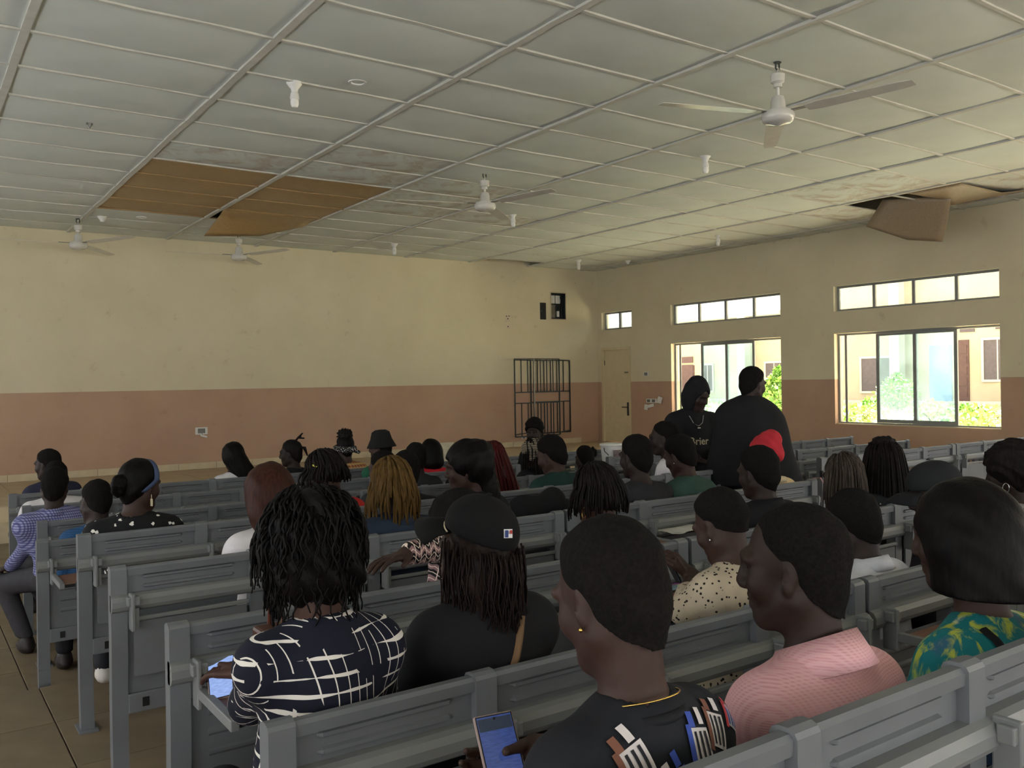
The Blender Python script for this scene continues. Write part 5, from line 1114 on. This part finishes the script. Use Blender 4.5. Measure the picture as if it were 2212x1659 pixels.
iw, ib, ik, iu, ir = basic('print_white', (206, 198, 196), .85), basic('print_brown', (120, 78, 62), .85), basic('print_black', (34, 34, 40), .85), basic('print_blue', (56, 78, 160), .85), basic('print_red', (180, 54, 60), .85)
for a, b, rot, cols, sc in ((-.085, -.085, 12, (iw, ib, ik), 1.0), (.045, -.10, -8, (iw, iu, ik), .95), (.105, -.075, -20, (iw, ib, ik), .85), (.165, -.06, -30, (iw, ir, iu), .6), (-.02, -.15, 15, (iu, iw, ik), .8)): motif(p3, a, b, rot, cols, sc)
lw = basic('lettering_white', (206, 206, 198), .7)
x = p29; wrap_text(x, 'crefi', x['N']-x['sp']*.085+x['r']*.045, x['r'], x['sp'], -x['fw'], .075, lw, 'lettering', .03)
x = p37; wrap_text(x, 'Brier', x['N']-x['sp']*.235, -x['r'], x['sp'], x['fw'], .085, basic('lettering_cream', (176, 168, 140), .8), 'lettering', .012)
# ------------------------------------------------------------------ small things
def phone(label, c, rx, ry, w=.076, h=.16, case=(30, 30, 32), lit=(120, 150, 215), power=1.2, header=True):
    rx = np.array(rx, float); rx /= np.linalg.norm(rx); ry = np.array(ry, float); ry = ry-rx*(ry@rx); ry /= np.linalg.norm(ry); n = np.cross(rx, ry)
    t = thing('smartphone', label, 'phone', tuple(c)); t.matrix_world = Matrix([[rx[i], ry[i], n[i], c[i]] for i in range(3)]+[[0, 0, 0, 1]])
    MB().b2((-w/2, -h/2, -.009), (w/2, h/2, 0), bev=.004).build('case', basic('phone_case_%d' % case[0], case, .4), t); MB().b2((-w/2+.003, -h/2+.003, 0), (w/2-.003, h/2-.003, .0008)).build('bezel', M_BLACK, t)
    if lit:
        m = NT('lit_screen_%d' % lit[0]); m.b.inputs['Base Color'].default_value = (0.01, .01, .01, 1); n_ = m.noise(60, 2, vec=m.mapping((1, 6, 1))); cc = srgb(*lit); m.put(m.b.inputs['Emission Color'], m.mix(m.ramp(n_, .35, .65), tuple(v*.8 for v in cc[:3])+(1,), tuple(min(1, v*1.15) for v in cc[:3])+(1,))); m.b.inputs['Emission Strength'].default_value = power*.3; m.rough(.15)
        sc = MB().b2((-w/2+.005, -h/2+.005, .0008), (w/2-.005, h/2-.005, .0012)).build('screen', m.m, t)
        if header: MB().b2((-w/2+.006, h/2-.030, .0012), (w/2-.006, h/2-.008, .0015)).build('header_bar', basic('screen_dark', (60, 70, 90), .3), sc)
    MB().lathe([(.0025, 0), (.0025, .0014)], 8).build('camera_hole', M_BLACK, t, (0, h/2-.010, .0008)); return t
dz = .745
c1 = atZ(480, 1462, .765); phone('phone with a lit pale blue screen propped on the open desk at the left', c1+V(0, 0, .0), V(.85, -.25, .12), V(-.12, .95, .32), .082, .172, (150, 130, 126), (150, 176, 232), 1.6, False)
w3 = atY(1086, 1636, 1.27); phone('phone in a tan case held by the young woman in the printed T-shirt', w3, V(.95, -.28, .05), V(-.05, .62, .75), .074, .155, (150, 116, 88), (70, 92, 160), .8)
c6 = atY(1448, 1216, 2.26); phone('dark phone held by the woman in the spotted blouse', c6, V(.5, .7, -.2), V(-.3, .3, .9), .074, .15, (28, 32, 40), None)
def soft(name, label, cat, prims, mat, step=.012, noise=(.008, 30), seed=1, loc=(0, 0, 0)): return tag(blob(name, prims, mat, None, step, noise=noise, seed=seed, loc=loc), label, cat)
# brown handbag on the desk by the navy dress
hb = atY(536, 1384, 2.42); hb[2] = .78+.0; t = thing('handbag', 'brown leather handbag standing beside the navy dress', 'bag', (hb[0]+.02, 2.36, DESK_Z+.006)); LEA = basic('brown_leather', (92, 50, 34), .45, .15)
MB().b2((-.0, -.07, 0), (.085, .07, .19), bev=.012).build('body', LEA, t); MB().b2((-.006, -.072, .10), (.091, .072, .195), bev=.01).build('flap', basic('brown_leather_dark', (74, 40, 28), .4, .15), t); MB().tube([(.04, -.06, .19), (.04, -.05, .24), (.04, .05, .24), (.04, .06, .19)], .006, 6).build('handle', LEA, t)
# tote bag with two loop handles
tb = atY(688, 1105, 4.24); t = thing('tote_bag', 'black tote bag with two loop handles behind the navy dress', 'bag', (tb[0], 4.24, DESK_Z+.006)); hh = tb[2]-DESK_Z
MB().b2((-.10, -.06, 0), (.10, .06, hh-.03), bev=.02).build('body', BLK, t)
for x0, x1, zt in ((-.085, .0, .085), (.0, .082, .075)): MB().tube([(x0, -.03, hh-.05), (x0+.005, -.03, hh+.03), (x0+.025, -.03, hh+zt), ((x0+x1)/2+.008, -.03, hh+zt+.006), (x1-.015, -.03, hh+zt*.75), (x1, -.03, hh-.05)], .0075, 6).build('handle', M_BLACK, t, smooth=True)
# jacket heaped on the bench
jk = atY(1165, 1100, 4.26); soft('jacket', 'black jacket heaped on the desk behind the updo woman', 'jacket', [ell((0, 0, .09), (.20, .11, .10)), ell((.10, 0, .13), (.11, .08, .10)), ell((.2, .02, .06), (.12, .1, .07)), ell((-.12, .0, .07), (.11, .1, .09))], BLK, .013, (.016, 22), 4, (jk[0], 4.26, DESK_Z+.008))
# papers
def papers(label, px, py, z, n=3):
    c = atZ(px, py, z); t = thing('papers', label, 'paper', (c[0], c[1], z))
    for k in range(n):
        vs = []; fs = []; N_ = 6; a = random.uniform(-.25, .25)
        for i in range(N_+1):
            for j in range(N_+1):
                u, v = i/N_-.5, j/N_-.5; x, y = u*.3, v*.21; zz = .004+k*.006+.012*abs(math.sin(6*u+k))*abs(v)+.006*math.sin(9*v+k); vs.append((x*math.cos(a)-y*math.sin(a), x*math.sin(a)+y*math.cos(a), zz))
        for i in range(N_):
            for j in range(N_): q = i*(N_+1)+j; fs.append((q, q+1, q+N_+2, q+N_+1))
        MB().add(vs, fs).build('sheet', basic('paper_white', (212, 210, 204), .8, .05), t, smooth=True)
papers('crumpled white papers on the open desk behind the twists-haired woman', 1462, 1148, DESK_Z+.006)
bk = atZ(1462, 1262, DESK_Z+.008); t = thing('magazine', 'colourful magazine lying on the desk under the spotted sleeve', 'magazine', tuple(bk)); mg = NT('magazine_cover'); mv = mg.n('ShaderNodeTexVoronoi', i_Vector=mg.co(), i_Scale=14); mg.col(mg.mix(.6, srgb(196, 190, 176), mv.outputs['Color'])); MB().b2((-.1, -.07, 0), (.1, .07, .008), bev=.002).build('cover', mg.m, t); MB().b2((-.098, -.069, .001), (.098, .069, .007)).build('pages', M_WHITE, t)
# white bucket with a lid
bq = atY(1322, 985, 7.75); t = thing('paint_bucket', 'white plastic bucket with a printed label on a bench by the door', 'bucket', (bq[0], 7.76, FL[2]+DESK_Z-.055)); H_ = .32
t.location.z = FL[2]+DESK_Z+.006; H_ = atY(1322, 957, 7.76)[2]-t.location.z
MB().lathe([(.10, 0), (.105, .005), (.125, H_-.03), (.13, H_-.02), (.13, H_-.01)], 28).build('body', M_WHITE, t, smooth='auto'); MB().lathe([(.135, H_-.03), (.138, H_-.025), (.138, H_-.005), (.12, H_), (.002, H_)], 28).build('lid', M_WHITE, t, smooth='auto')
MB().b2((-.07, -.122, H_*.35), (.04, -.116, H_*.72)).build('printed_label', basic('label_grey', (110, 96, 100), .6, .4, 30), t); MB().tube([(-.13, -.02, H_-.05), (-.16, -.06, H_-.08), (-.13, -.1, H_-.13)], .005, 6).build('bail_handle', M_BLACK, t)
# white carton
cb = atY(966, 992, 8.6); t = thing('carton', 'white carton with small black lettering in front of the pink dado', 'carton', (cb[0], 12.1, STAGE_Z)); cb = atY(966, 985, 12.1); t.location.x = cb[0]; H_ = max(.12, atY(966, 968, 12.1)[2]-STAGE_Z)
MB().b2((-.13, -.1, 0), (.13, .1, H_), bev=.003).build('box', basic('carton_white', (206, 200, 182), .7), t); MB().add([(-.13, -.1, H_), (.13, -.1, H_), (.13, .02, H_+.09), (-.13, .02, H_+.09)], [(0, 1, 2, 3)]).build('flap', basic('carton_white', (206, 200, 182), .7), t)
# strap hanging on the bench end by the aisle
se = atY(1762, 1040, 3.6); t = thing('bag_strap', 'pink and black striped strap hanging from the bench end', 'strap', (se[0]-.03, 3.57, 0.92))
MB().tube([(0, .03, .0), (0, -.03, .01), (.02, -.06, -.06), (.06, -.08, -.16), (.07, -.08, -.24)], .012, 6, flat=.3).build('webbing', C('strap_pink', (170, 130, 130)), t); MB().tube([(.012, .03, .0), (.012, -.035, .012), (.032, -.066, -.06), (.075, -.086, -.16), (.085, -.086, -.24)], .009, 6, flat=.3).build('edge', M_BLACK, t)
